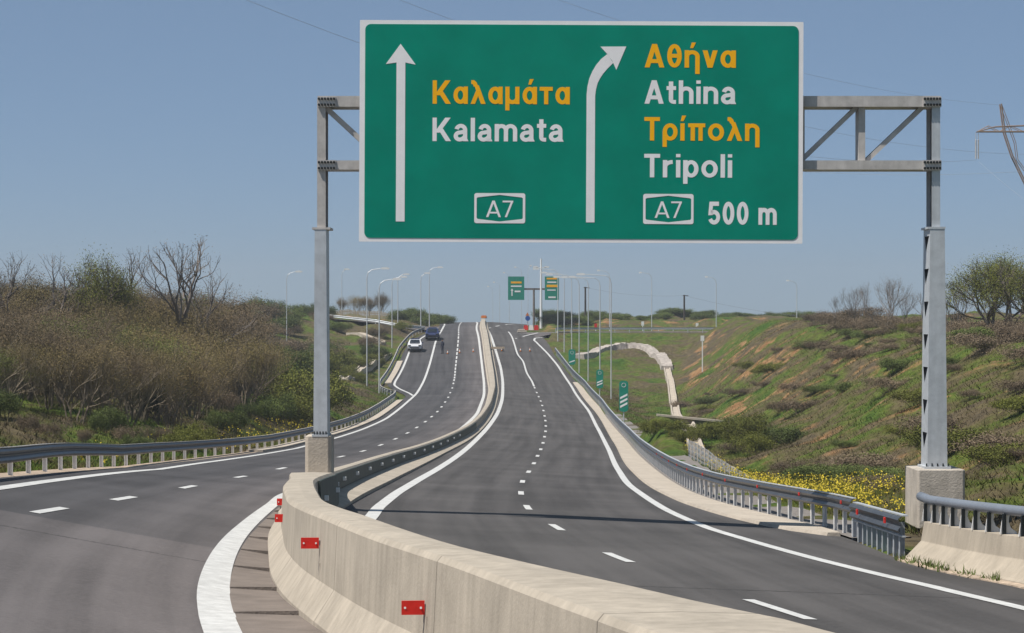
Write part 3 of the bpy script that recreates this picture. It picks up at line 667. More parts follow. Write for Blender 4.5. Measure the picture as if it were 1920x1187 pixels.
def glyphs(t):
    """bold grotesque letters drawn as strokes (cap height 1); each glyph: width, list of ('s', polyline) strokes and ('p', polygon) pieces"""
    h = t/2; X = .74
    def arc(cx_, cy_, rx, ry, a0, a1, n=14): return [(cx_+rx*math.cos(R(a0+(a1-a0)*i/n)), cy_+ry*math.sin(R(a0+(a1-a0)*i/n))) for i in range(n+1)]
    def dia(x0, y0, x1, y1, w=None):
        w = (w or t*1.12)/2; return ('p', [(x0-w, y0), (x0+w, y0), (x1+w, y1), (x1-w, y1)])
    def V(x, a, b): return ('s', [(x, a), (x, b)])
    def Hh(y, a, b): return ('s', [(a, y), (b, y)])
    acc = lambda x: ('p', [(x-.075, .83), (x+.035, .83), (x+.14, 1.07), (x-.02, 1.07)])
    G = {}
    K = [V(h, 0, 1), dia(.17, .36, .60, 1, t*1.28), dia(.62, 0, .30, .54, t*1.25)]
    G['K'] = (.72, K); G['Κ'] = (.72, K)
    A = [dia(h*1.1, 0, .365, 1, t*1.1), dia(.73-h*1.1, 0, .365, 1, t*1.1), Hh(.27, .2, .53)]
    G['A'] = (.73, A); G['Α'] = (.73, A)
    T = [Hh(1-h, 0, .60), V(.30, 0, 1-t)]
    G['T'] = (.60, T); G['Τ'] = (.60, T)
    rb = X/2-h; ob = ('s', arc(.31, X/2, .31-h, rb, 0, 360, 24))
    G['o'] = (.62, [ob]); G['ο'] = (.62, [ob])
    al = [('s', arc(.275, X/2, .275-h, rb, 0, 360, 24)), V(.55-h+.02, 0, X)]
    G['α'] = (.57, al); G['ά'] = (.57, al+[acc(.30)])
    G['a'] = (.56, [('s', [(.56-h-.03, .10), (.56-h-.03, .47)]+arc(.28, .47, .25-h+.0, X-.47-h, 0, 168, 10)), ('s', [(.44, .41), (.25, .37)]+arc(.235, .22, .235-h, .15, 95, 270, 10)+[(.33, .09), (.44, .19)]), ('p', [(.56-t-.03, 0), (.58, 0), (.56-.03, .12), (.56-t-.03, .12)])])
    G['l'] = (t, [V(h, 0, 1)])
    G['i'] = (t, [V(h, 0, X), V(h, .86, 1.0)])
    G['ί'] = (t+.03, [V(h, 0, X), acc(h)])
    arch = lambda x0, x1, ytop=X: ('s', arc((x0+x1)/2, ytop-h-.19, (x1-x0)/2, .19, 180, 0, 12)+[(x1, 0)])
    G['n'] = (.56, [V(h, 0, X), arch(h, .56-h)])
    G['h'] = (.56, [V(h, 0, 1), arch(h, .56-h)])
    G['m'] = (.88, [V(h, 0, X), arch(h, .44), arch(.44, .88-h)])
    et = [V(h, 0, X), ('s', arc(.28, X-h-.19, .28-h, .19, 180, 0, 12)+[(.56-h, -.27)])]
    G['η'] = (.56, et); G['ή'] = (.56, et+[acc(.28)])
    G['r'] = (.39, [V(h, 0, X), ('s', arc(.36, X-h-.21, .36-h, .21, 180, 88, 8))])
    G['t'] = (.36, [('s', [(.17, .95), (.17, .18)]+arc(.28, .18, .11, .10, 180, 270, 5)+[(.36, .08)]), Hh(X-h*.85, 0, .36)])
    G['p'] = (.58, [V(h, -.27, X), ('s', arc(.30, X/2, .28-h+.0, rb, 0, 360, 22))])
    G['ρ'] = (.58, [('s', [(h, -.27), (h, X/2)]), ('s', arc(.29, X/2, .29-h, rb, 0, 360, 22))])
    G['λ'] = (.60, [('s', [(.03, .93), (.11, .93), (.17, .87), (.21, .76)]), dia(.60-h*1.1, 0, .235, .80, t*1.1), dia(h*1.1, 0, .30, .56, t*1.05)])
    G['μ'] = (.58, [V(h, -.27, X), ('s', [(h, .28)]+arc(.28, .28, .28-h, .28-h, 180, 360, 12)+[(.56-h, .3)]), V(.56-h, 0, X)])
    G['τ'] = (.52, [Hh(X-h, 0, .52), V(.26, 0, X-t)])
    G['θ'] = (.54, [('s', arc(.27, .5, .27-h, .5-h, 0, 360, 28)), Hh(.5, .12, .42)])
    G['ν'] = (.56, [dia(.28, 0, h*1.1, X, t*1.08), dia(.28, 0, .56-h*1.1, X, t*1.08)])
    G['π'] = (.66, [Hh(X-h, 0, .66), V(.18, 0, X-t), V(.48, 0, X-t)])
    G['0'] = (.56, [('s', arc(.28, .5, .28-h, .5-h, 0, 360, 28))])
    G['5'] = (.56, [('s', [(.50, 1-h), (.13, 1-h), (.09, .50)]+arc(.27, .32, .29-h, .32-h, 125, -160, 16))])
    G['7'] = (.52, [Hh(1-h, 0, .52), dia(.16, 0, .45, 1-t, t*1.05)])
    G[' '] = (.24, [])
    return G
def text(s, x0, x1, base, cap, m, t=.166, gap=.105, name='lettering', parent=None, y=-.0235):
    G = glyphs(t); pen = 0; strokes = []
    for ch in s:
        w, st = G[ch]
        for k, pts in st: strokes.append((k, [(p[0]+pen, p[1]) for p in pts]))
        pen += w+gap
    pen -= gap; kx = (lx(x1)-lx(x0))/pen; kz = lz(cap)-lz(base); mb = MB()
    for n, (k, pts) in enumerate(strokes):
        yy = y-.0003*(n % 9)
        if k == 'p': mb.add([(lx(x0)+p[0]*kx, yy, lz(base)+p[1]*kz) for p in pts], [tuple(range(len(pts)))]); continue
        P = [Vector(p) for p in pts]; closed = (P[0]-P[-1]).length < 1e-4
        if closed: P = P[:-1]
        c = len(P); vs = []
        for i, p in enumerate(P):
            a = P[(i-1) % c] if (closed or i > 0) else p; b = P[(i+1) % c] if (closed or i < c-1) else p
            d1 = (p-a).normalized() if (p-a).length > 1e-6 else (b-p).normalized(); d2 = (b-p).normalized() if (b-p).length > 1e-6 else d1
            d = (d1+d2).normalized(); nn = Vector((-d.y, d.x)); q = min(1.5, 1/max(.5, nn.dot(Vector((-d1.y, d1.x)))))
            for sg in (-1, 1):
                r = p+nn*sg*t/2*q; vs.append((lx(x0)+r.x*kx, yy, lz(base)+r.y*kz))
        fs = [(2*i, 2*i+1, 2*((i+1) % c)+1, 2*((i+1) % c)) for i in range(c if closed else c-1)]
        mb.add(vs, fs)
    return mb.build(name, m, parent or sign, origin=(0, 0, 0))
W_, Y_ = M['sign_white'], M['sign_yellow']
text('Καλαμάτα', 811, 1068, 196, 152, Y_); text('Kalamata', 811, 1056, 266, 222, W_)
text('Αθήνα', 1208, 1379, 126, 82, Y_); text('Athina', 1208, 1379, 194, 150, W_)
text('Τρίπολη', 1208, 1424, 263, 219, Y_); text('Tripoli', 1208, 1373, 332, 288, W_)
text('500 m', 1329, 1457, 420, 377, W_, .185, .12)
def badge(x0, x1, y0, y1):
    mb = MB(); o_ = rrect(lx(x0), lx(x1), lz(y1), lz(y0), .05, 4); n_ = len(o_)
    mx_ = (lx(x0)+lx(x1))/2; mz_ = (lz(y0)+lz(y1))/2; hw = (lx(x1)-lx(x0))/2-.055; hh = (lz(y0)-lz(y1))/2-.04
    inn = []
    for (a, c) in o_:
        u = max(-1, min(1, (a-mx_)/((lx(x1)-lx(x0))/2))); v_ = max(-1, min(1, (c-mz_)/((lz(y0)-lz(y1))/2)))
        inn.append((mx_+u*hw, mz_+v_*(hh-.055)))
    # hexagon-like field: points in the middle of the top and bottom edges
    inn2 = []
    for i, (a, c) in enumerate(inn): inn2.append((a, c))
    vs = [(a, Yf, c) for a, c in o_]+[(a, Yf, c) for a, c in inn2]
    fs = [(i, (i+1) % n_, n_+(i+1) % n_, n_+i) for i in range(n_)]
    # split the long top and bottom spans at the middle
    top = [i for i in range(n_)]
    fs2 = []
    for f in fs:
        i, j = f[0], f[1]
        if abs(o_[i][0]-o_[j][0]) > (lx(x1)-lx(x0))*.5:
            s_ = 1 if o_[i][1] > mz_ else -1; b_ = len(vs)
            vs += [(mx_, Yf, o_[i][1]), (mx_, Yf, mz_+s_*hh)]
            fs2 += [(i, b_, b_+1, n_+i), (b_, j, n_+j, b_+1)]
        else: fs2.append(f)
    mb.add(vs, fs2); o = sign_obj('route_badge', mb, M['sign_white']); return o
for (x0, x1, a, c) in ((890, 985.5, 912, 963), (1206.5, 1301, 1228, 1279)):
    bo = badge(x0, x1, 363, 419.5)
    text('A7', a, c, 408, 377, W_, .105, .08, 'badge_lettering', bo)

# ------------------------------------------------------------------ guardrails
def wbeam(path, y_mid, name, m, parent, flip=1, h=.31):
    prof = []
    for (u, v) in ((0, -.5), (.045, -.44), (.075, -.3), (.045, -.14), (.0, -.03), (.0, .03), (.045, .14), (.075, .3), (.045, .44), (0, .5)):
        prof.append((u*flip, v*h))
    back = [(a-.012*flip, c) for a, c in reversed(prof)]
    mb = MB(); mb.sweep([(p[0], p[1], p[2]+y_mid) for p in path], prof+back, closed=True)
    return mb.build(name, m, parent)
def posts(parent, items, m, hgt, w=.10, d=.06, limit=100, name='post'):
    rest = MB()
    for i, (x, y, z, a) in enumerate(items):
        t = MB() if i < limit else rest
        t.box((x, y, z+hgt/2-.15), (d, .012, hgt+.3), a); t.box((x-d/2*math.cos(a), y-d/2*math.sin(a), z+hgt/2-.15), (.012, w, hgt+.3), a); t.box((x+d/2*math.cos(a), y+d/2*math.sin(a), z+hgt/2-.15), (.012, w*.6, hgt+.3), a)
        if i < limit: t.build(name, m, parent)
    if rest.v: tag(rest.build(name, m, parent), kind='stuff')
def walk(c, y0, y1, step):
    out = []; y = y0; acc = 0
    while y < y1:
        x = float(c(y)); dx = float(c(y+.25)-c(y-.25))/.5; out.append((x, y, -math.atan(dx))); y += step/math.sqrt(1+dx*dx)
    return out
grr = thing('guardrail', 'galvanised guardrail with red reflectors along the outer edge of the right carriageway', 'guardrail', (7.4, 60, sz(7.4, 60)))
path = [(float(GR(y)), y, sz(float(GR(y)), y)+.05) for y in np.arange(58.4, 341, 1.5)]
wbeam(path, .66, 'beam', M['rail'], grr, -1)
mb = MB(); mb.sweep([(p[0]+.01, p[1], p[2]) for p in path], [(-.03, .825), (.05, .825), (.05, .845), (-.03, .845)]); mb.build('top_rail', M['galv'], grr)
posts(grr, [(x+.09, y, sz(x, y), a) for x, y, a in walk(GR, 59, 340, 1.55)], M['post_steel'], .72, .12, .08)
for y in list(np.arange(59.8, 120, 6.2)):
    x = float(GR(y)); a = math.atan(float(GR(y+.3)-GR(y-.3))/.6)
    MB().box((x-.10, y, sz(x, y)+.76), (.025, .11, .075), -a).build('red_reflector', M['red'], grr)
gr2 = thing('guardrail', 'short lower guardrail with tightly spaced posts joining the bridge parapet on the right', 'guardrail', (7.4, 54, sz(7.4, 54)))
path = [(float(GR(y))-.06, y, sz(float(GR(y)), y)) for y in np.arange(49.2, 58.6, .6)]
wbeam(path, .62, 'beam', M['rail'], gr2, -1, .33)
mb = MB(); mb.sweep([(p[0]+.05, p[1], p[2]) for p in path], [(-.03, .79), (.07, .79), (.07, .815), (-.03, .815)]); mb.build('top_rail', M['galv'], gr2)
mb = MB(); mb.sweep([(p[0]+.03, p[1], p[2]) for p in path], [(-.02, .40), (.05, .40), (.05, .43), (-.02, .43)]); mb.build('lower_rail', M['galv'], gr2)
posts(gr2, [(x+.03, y, sz(x, y), a) for x, y, a in walk(GR, 49.9, 58.5, .95)], M['galv'], .66, .13, .09)
for y in (51.0, 56.2):
    x = float(GR(y)); MB().box((x-.17, y, sz(x, y)+.66), (.03, .15, .11)).build('red_reflector', M['red'], gr2)
grl = thing('guardrail', 'dark faced guardrail on pale posts along the left verge below the wooded bank', 'guardrail', (-11, 64, sz(-11, 64)))
pl = [(float(GL(y)), y, tz(float(GL(y)), y)) for y in np.arange(32, 372, 1.5)]
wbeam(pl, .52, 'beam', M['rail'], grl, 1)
mb = MB(); mb.sweep(pl, [(-.05, .68), (.03, .68), (.03, .70), (-.05, .70)]); mb.build('top_rail', M['galv_light'], grl)
posts(grl, [(x-.09, y, tz(x, y), a) for x, y, a in walk(GL, 33, 370, 3.3)], M['post_steel'], .62, .11, .09)

# bridge parapet at the right edge
par = thing('bridge_parapet', 'beige concrete bridge parapet carrying a thick grey pipe rail at the right edge', 'parapet', (7.9, 44, sz(7.9, 44)))
PAc = Curve([(20, 11.2), (30, 9.35), (36, 8.42), (41.6, 7.93), (43.2, 7.66), (45.8, 7.42), (48.9, 7.3)])
pp = [(float(PAc(y))+.24, y, sz(float(PAc(y)), y)) for y in np.arange(18, 49.1, .6)]
mb = MB(); mb.sweep(pp, [(-.42, -.15), (-.42, .07), (-.36, .10), (-.10, .37), (-.04, .72), (.30, .72), (.34, -.15)]); mb.build('concrete_wall', M['conc'], par, bevel=.01)
mb = MB(); mb.sweep(pp, [(-.58, -.15), (-.56, .035), (-.425, .055), (-.425, -.15)]); mb.build('base_course', M['rubble'], par)
mb = MB(); mb.tube([(p[0]+.06, p[1], p[2]+1.11) for p in pp]+[(pp[-1][0]+.05, 49.6, pp[-1][2]+1.11)], .085, 14); mb.build('hand_rail', M['pipe'], par, smooth=True)
for x, y, a in walk(PAc, 30, 48.9, .82):
    x += .24; z = sz(x-.24, y)+.72; mb = MB()
    prof = [(-.06, 0), (.22, 0), (.22, .03), (.12, .10), (.08, .2), (.10, .33), (.0, .33), (-.03, .2)]
    ca, sa = math.cos(a), math.sin(a); vs = []
    for yy in (-.014, .014):
        for (u, v) in prof: vs.append((x+u*ca-yy*sa, y+u*sa+yy*ca, z+v))
    k = len(prof); mb.add(vs, [tuple(range(k)), tuple(reversed(range(k, 2*k)))]+[(i, k+i, k+(i+1) % k, (i+1) % k) for i in range(k)])
    br = mb.build('bracket', M['post_steel'], par)
    MB().box((x+.0, y-.05, z+.165), (.055, .06, .33), a).build('shade_painted_bracket_post', M['dark_and_shaded_steel'], br)  # dark colour stands for the shadowed face of the bracket

# ------------------------------------------------------------------ street lamps
def lamp(name, x, y, ztop, hx, label, group, hlen=1.0, zb=None, dy=0.0, thick=.065):
    zb = ground_z(x, y) if zb is None else zb
    o = thing(name, label, 'street lamp', (x, y, zb), group)
    MB().tube([(x, y, zb-.1), (x, y, ztop-.9)], [thick*1.15, thick*.7], 8).build('pole', M['lamppole'], o)
    s = 1 if hx > x else -1; L = abs(hx-x)
    MB().tube([(x, y, ztop-.95), (x+s*.12, y, ztop-.45), (x+s*.5, y+dy*.2, ztop-.16), (x+s*max(.6, L-.2), y+dy, ztop)], [thick*.7, thick*.65, thick*.6, thick*.5], 6).build('arm', M['lamppole'], o)
    mb = MB(); c = (hx, y+dy, ztop)
    mb.prism([(c[0]-hlen/2, c[2]-.04), (c[0]-hlen*.3, c[2]-.12), (c[0]+hlen*.35, c[2]-.12), (c[0]+hlen/2, c[2]), (c[0]+hlen*.2, c[2]+.11), (c[0]-hlen*.3, c[2]+.09)], c[1]-.17, c[1]+.17)
    mb.build('lamp_head', M['lampwhite'], o); return o
def px2(x, y, Y): return ((x-960)/5000*Y, (600-y)/5000*Y)
gR = 'street lamps in a row beyond the right guardrail'; gL = 'street lamps in a row beyond the left guardrail'
gF = 'street lamps along the far ramp on the right'; gC = 'street lamps past the crest of the road'
ordn = ['nearest', 'second', 'third', 'fourth', 'fifth', 'sixth', 'seventh', 'eighth']
for i, (pxx, hxx, hy, Y) in enumerate(((1146, 1089, 514, 268), (1125, 1073, 519, 288), (1103, 1058, 519.5, 306), (1086, 1044, 519, 318), (1072, 1030, 514, 331), (1058, 1019, 511, 343), (1046, 1005, 504, 356))):
    X, _ = px2(pxx, 0, Y); hx, zt = px2(hxx, hy, Y)
    lamp('street_lamp', X, Y, zt, hx, '%s street lamp from the camera in the row along the right guardrail' % ordn[i], gR)
for i, (pxx, hxx, hy, Y) in enumerate(((711, 744, 523, 262), (688, 722, 503, 276), (735, 757, 519, 345), (746, 762, 514, 365), (789, 801, 512, 380), (805, 825, 501, 388))):
    X, _ = px2(pxx, 0, Y); hx, zt = px2(hxx, hy, Y)
    lamp('street_lamp', X, Y, zt, hx, '%s street lamp from the camera in the row left of the road' % ordn[i], gL)
lamp('street_lamp', *[px2(537.5, 0, 330)[0], 330, px2(0, 509, 330)[1], px2(560, 0, 330)[0]], 'lone thin street lamp rising behind the wooded bank left of the gantry post', gL, thick=.05)
lamp('street_lamp', *[px2(641, 0, 420)[0], 420, px2(0, 504.6, 420)[1], px2(650, 0, 420)[0]], 'thin street lamp beside the bare far trees right of the left gantry post', gL, thick=.05)
for i, (pxx, hxx, hy, Y) in enumerate(((1143, 1122, 507, 379), (1222, 1200.6, 511, 384), (1343, 1324.5, 519, 386), (1494, 1477, 526, 388))):
    X, _ = px2(pxx, 0, Y); hx, zt = px2(hxx, hy, Y)
    lamp('street_lamp', X, Y, zt, hx, '%s street lamp from the left in the row along the far ramp' % ('first', 'second', 'third', 'last')[i], gF, .5, thick=.06)
for i, (pxx, hxx, hy, Y) in enumerate(((990, 995, 498, 440), (978, 966, 501, 455), (955, 945, 511, 475), (937, 926, 529, 510), (924, 915, 537, 540))):
    X, _ = px2(pxx, 0, Y); hx, zt = px2(hxx, hy, Y)
    lamp('street_lamp', X, Y, zt, hx, '%s small faded street lamp from the right past the crest of the road' % ordn[i].replace('nearest', 'first'), gC, .45, zb=tz(X, Y), thick=.035)
X, zt = px2(1014.5, 485, 415)
mast = thing('light_mast', 'tall pale mast with short lamp arms between the two far green signs', 'mast', (X, 415, tz(X, 415)))
MB().tube([(X, 415, tz(X, 415)-.2), (X, 415, zt)], [.24, .13], 10).build('pole', M['lampwhite'], mast)
mb = MB(); mb.box((X, 415, zt-1.4), (1.7, .2, .12)); mb.build('cross_arm', M['lampwhite'], mast)
for s in (-1, 1):
    MB().prism([(X+s*.5, zt-1.35), (X+s*1.2, zt-1.45), (X+s*1.25, zt-1.2), (X+s*.6, zt-1.15)], 414.8, 415.2).build('lamp_head', M['lampwhite'], mast)

# ------------------------------------------------------------------ far cantilever gantry with two green signs
FY = 428; FP = FY/5000
def fx(p): return (p-960)*FP
def fz(p): return (600-p)*FP
fg = thing('sign_gantry', 'small far T shaped steel gantry standing in the gore at the crest', 'gantry', (fx(1000), FY, tz(fx(1000), FY)))
MB().tube([(fx(1001), FY, tz(fx(1000), FY)-.2), (fx(1001), FY, fz(541))], [.20, .16], 10).build('post', M['bark_grey'], fg)
MB().box(((fx(968)+fx(1035))/2, FY, fz(542)), (fx(1035)-fx(968), .25, .28)).build('beam', M['bark_grey'], fg)
def far_sign(x0, x1, y0, y1, label, bars, arrow):
    o = thing('direction_sign', label, 'road sign', ((fx(x0)+fx(x1))/2, FY-.3, (fz(y0)+fz(y1))/2))
    MB().box(((fx(x0)+fx(x1))/2, FY-.26, (fz(y0)+fz(y1))/2), (fx(x1)-fx(x0), .08, fz(y0)-fz(y1))).build('panel', M['green_marker'], o)
    for (a, c, d, e, m) in bars: MB().box(((fx(a)+fx(c))/2, FY-.31, (fz(d)+fz(e))/2), (fx(c)-fx(a), .02, fz(d)-fz(e))).build('lettering', m, o)
    if arrow:
        a, d, e = arrow
        MB().prism([(fx(a-1), fz(e)), (fx(a+1), fz(e)), (fx(a+1), fz(d+4)), (fx(a+2.6), fz(d+4)), (fx(a), fz(d)), (fx(a-2.6), fz(d+4)), (fx(a-1), fz(d+4))], FY-.325, FY-.305).build('arrow', W_, o)
far_sign(952.5, 983, 518.5, 562.5, 'far green road sign with white up arrow left of the crest mast', [(958, 978, 528, 531.5, Y_), (958, 978, 535.5, 538, W_), (965, 976, 545, 548, W_)], (960, 541, 555))
far_sign(1021.5, 1048, 518.5, 562.5, 'far green road sign with four lines of text right of the crest mast', [(1025, 1044, 521, 524, Y_), (1026, 1043, 528, 530.5, W_), (1025, 1045, 534, 538.5, Y_), (1026, 1042, 543, 545, W_), (1028, 1042, 556, 559, W_)], None)

# countdown markers
def marker(px_, yt, yb, w, Y, n, label):
    k = Y/5000; x = (px_-960)*k; zt = (600-yt)*k; zb = (600-yb)*k; hw = w*k/2
    o = thing('countdown_marker', label, 'road sign', (x, Y, ground_z(x, Y)), 'green countdown markers before the exit')
    MB().tube([(x, Y+.06, ground_z(x, Y)-.1), (x, Y+.06, zt-.2)], .05, 8).build('post', M['galv'], o)
    MB().prism(rrect(x-hw, x+hw, zb, zt, hw*.7, 5), Y-.02, Y+.02).build('panel', M['green_marker'], o)
    H = zt-zb
    for i in range(n):
        c = zb+H*(.13+.14*i)
        MB().prism([(x-hw*.8, c-.02), (x+hw*.8, c+H*.12-.02), (x+hw*.8, c+H*.12+H*.06), (x-hw*.8, c+H*.06)], Y-.03, Y-.021).build('stripe', M['sign_white'], o)
    ring = MB(); pts = [(x+hw*.45*math.cos(a), Y-.026, zt-hw*.95+hw*.45*math.sin(a)) for a in np.linspace(0, 2*math.pi, 15)]
    ring.tube(pts, .012, 4); ring.build('exit_emblem', M['sign_white'], o)
marker(1169.5, 714, 772, 17, 190, 3, 'green countdown marker with three white slanting stripes nearest the camera')
marker(1124.5, 693, 728, 13, 250, 2, 'green countdown marker with two slanting stripes behind the right guardrail')
marker(1072.5, 655, 684, 13, 318, 1, 'farthest green countdown marker with a single white slanting stripe')

# ------------------------------------------------------------------ power pylon and wires, utility poles
PY = 262; pk = PY/5000
def pp_(x, y): return Vector(((x-960)*pk, PY, (600-y)*pk))
pc = 1965
py0 = ground_z((pc-960)*pk, PY)
pyl = thing('power_pylon', 'rust brown lattice power pylon cut by the right edge of the photo', 'pylon', ((pc-960)*pk, PY, py0))
body = MB(); arms = MB()
def strut(m_, a, c, r=.07): m_.tube([a, c], r, 5)
for s in (-1, 1):
    for dy in (-.45, .45):
        q = lambda x, y, d=dy: pp_(pc+s*(x), y)+Vector((0, d, 0))
        pts = [q(89, 195), q(82, 250), q(68, 292), q(20, 392), q(12, 430)]
        for a, c in zip(pts, pts[1:]): strut(body, a, c, .075)
        foot = Vector(((pc+s*50-960)*pk, PY+dy*4, py0-.2)); strut(body, pts[-1], foot, .09)
        zz = [pts[0], q(72, 240)+Vector((0, 0, 0)), q(62, 268), q(58, 300), q(36, 330), q(30, 370)]
        for a, c in zip(zz, zz[1:]): strut(body, a, c, .04)
        strut(arms, q(133, 247), q(0, 247), .06); strut(arms, q(133, 247), q(100, 238), .05); strut(arms, q(100, 238), q(0, 234), .05)
        xs2 = [133, 112, 92, 70, 48, 24, 0]
        for i, (a, c) in enumerate(zip(xs2, xs2[1:])): strut(arms, q(a, 247 if i % 2 == 0 else 237), q(c, 236 if i % 2 == 0 else 247), .035)
        for k in range(5): strut(body, pts[-1].lerp(foot, k/5), Vector(((pc-s*50-960)*pk, PY+dy*4, py0-.2)).lerp(pp_(pc-s*12, 430)+Vector((0, dy, 0)), 1-(k+1)/5), .04)
    strut(arms, pp_(pc+s*133, 247)+Vector((0, -.45, 0)), pp_(pc+s*133, 247)+Vector((0, .45, 0)), .05)
body.build('lattice_body', M['pylon'], pyl); arms.build('cross_arm', M['pylon'], pyl)
for xx in (pc-133, pc, pc+133):
    mb = MB()
    for d in (-.12, .12): 
        a = pp_(xx, 250)+Vector((d, 0, 0)); mb.tube([a, a+Vector((0, 0, -.6)), a+Vector((0, 0, -.65)), a+Vector((0, 0, -2.5))], [.03, .03, .07, .07], 6)
    mb.build('insulator', M['galv_light'], pyl)
def wire(label, a, c, sag, r=.02, cat='wire', n=24):
    a, c = Vector(a), Vector(c); pts = []
    for i in range(n+1):
        t = i/n; p = a.lerp(c, t); p.z -= sag*4*t*(1-t); pts.append(p)
    o = MB().tube(pts, r*.6, 4).build('power_line', M['wire'], None, origin=a); tag(o, label, cat, 'overhead wires crossing the sky'); return o
far1 = lambda x, y, Y: Vector(((x-960)/5000*Y, Y, (600-y)/5000*Y))
wire('uppermost thin overhead wire ending at the tip of the pylon', pp_(1876, 197), far1(560, -190, 150), 2.2, .016)
wire('thin overhead wire passing just above the left corner of the big sign', pp_(1960, 290), far1(480, -110, 150), 3.0, .018)
wire('sagging overhead wire running from the pylon insulator behind the big sign', pp_(1832, 300), far1(200, -110, 150), 4.0, .02)
wire('low sagging overhead wire crossing behind the right gantry arm', pp_(1912, 322), far1(1000, 240, 330), 2.2, .022)
wire('overhead wire dropping to the right from the pylon insulator', pp_(1836, 304), far1(2060, 470, 230), .4, .02)
def upole(x, yt, yb, Y, label):
    k = Y/5000; X = (x-960)*k; zb = tz(X, Y)
    o = thing('utility_pole', label, 'utility pole', (X, Y, zb), 'dark utility poles on the far ridge')
    MB().tube([(X, Y, zb-.3), (X, Y, (600-yt)*k)], [.17, .13], 8).build('pole', M['wood'], o)
    MB().box((X+.2, Y, (600-yt-1.5)*k), (.9, .12, .12)).build('cross_arm', M['wood'], o)
upole(1097.5, 538, 605, 425, 'dark utility pole right of the far green signs'); upole(1283, 553, 612, 425, 'dark utility pole standing alone on the far right ridge')
kk = 425/5000
wire('utility wire strung between the two dark far poles', ((1098-960)*kk, 425, (600-539)*kk), ((1283-960)*kk, 425, (600-554)*kk), .55, .028)
wire('utility wire falling right from the lone far pole to the ridge trees', ((1283-960)*kk, 425, (600-554)*kk), ((1500-960)*kk, 430, (600-592)*kk), .35, .028)

# ------------------------------------------------------------------ chain link fence, retaining wall, drains on the banks
def fence(name, pts, h0, label, step=2.6):
    hf = lambda p: h0*(.36+.64*float(sm(95, 135, p.y)))
    P = []
    for (x, y) in pts: P.append(Vector((x, y, ground_z(x, y))))
    o = thing(name, label, 'fence', P[0])
    n_post = 0; mesh_ = MB()
    for a, c in zip(P, P[1:]):
        L = (c-a).length; n = max(1, int(round(L/step)))
        for i in range(n):
            p = a.lerp(c, i/n); p.z = ground_z(p.x, p.y)
            if n_post < 90: MB().tube([p-Vector((0, 0, .2)), p+Vector((0, 0, hf(p)))], .04, 6).build('post', M['conc_pale'], o)
            n_post += 1
        for i in range(int(L/.34)):
            t = i*.34/L; p = a.lerp(c, t); p.z = ground_z(p.x, p.y); q = a.lerp(c, min(1, t+.55/L)); q.z = ground_z(q.x, q.y)
            for (u, w) in ((p, q), (q, p)):
                mesh_.tube([u+Vector((0, 0, .08)), w+Vector((0, 0, hf(u)-.05))], .009, 3, False)
        m = int(L/1.0)+1
        for hh in (.06, .5, .96):
            mesh_.tube([Vector((a.lerp(c, i/m).x, a.lerp(c, i/m).y, ground_z(a.lerp(c, i/m).x, a.lerp(c, i/m).y)+hh*hf(a.lerp(c, i/m)))) for i in range(m+1)], .014, 3, False)
    mesh_.build('wire_mesh', M['galv'], o, fix=False); return o
fence('chain_link_fence', [(8.3, 83), (9.2, 105), (9.2, 120), (9.25, 140)], 1.0, 'pale chain link fence climbing the gully between the right hillside and the verge')
def stone_wall(name, pts, h, th, label, m, cat='wall', cap=True):
    o = thing(name, label, cat, (pts[0][0], pts[0][1], ground_z(*pts[0])))
    mb = MB(); P = []
    for (x0, y0), (x1, y1) in zip(pts, pts[1:]):
        for i in range(8): t = i/8; P.append((x0+(x1-x0)*t, y0+(y1-y0)*t))
    P.append(pts[-1]); random.seed(5)
    for k in range(3): P = [P[0]]+[((a[0]+2*b[0]+c[0])/4, (a[1]+2*b[1]+c[1])/4) for a, b, c in zip(P, P[1:], P[2:])]+[P[-1]]
    pth = [(x, y, ground_z(x, y)-.3) for x, y in P]
    mb.sweep([(p[0], p[1], p[2]+random.uniform(-.1, .1)) for p in pth], [(-th/2, 0), (-th*.4, h+.3), (th*.4, h+.3), (th/2, 0)]); mb.build('wall', m, o)
    if cap:
        mb = MB(); mb.sweep([(p[0], p[1], p[2]) for p in pth], [(-th*.55, h+.42), (-th*.55, h+.55), (th*.55, h+.55), (th*.55, h+.42)]); mb.build('coping', M['conc_pale'], o)
    return o
stone_wall('retaining_wall', [(8.4, 336), (11, 342.3), (13, 345), (15, 346), (16.8, 345), (18.1, 342), (18.8, 337), (19, 331), (18.9, 325)], .55, 1.7, 'grey stone retaining wall edging the ramp embankment above the countdown markers', M['riprap'], cap=False)
cw = thing('culvert_wall', 'low concrete culvert headwall with pale coping beside the three stripe countdown marker', 'wall', (8.5, 162, -7.1))
MB().prism([(8.9, -7.3), (13.6, -7.3), (13.6, -6.3), (8.9, -5.84)], 162, 162.4).build('wall', M['stone_dark'], cw)
MB().prism([(8.8, -5.83), (13.7, -6.32), (13.7, -6.2), (8.8, -5.71)], 161.85, 162.5).build('coping', M['conc_pale'], cw)
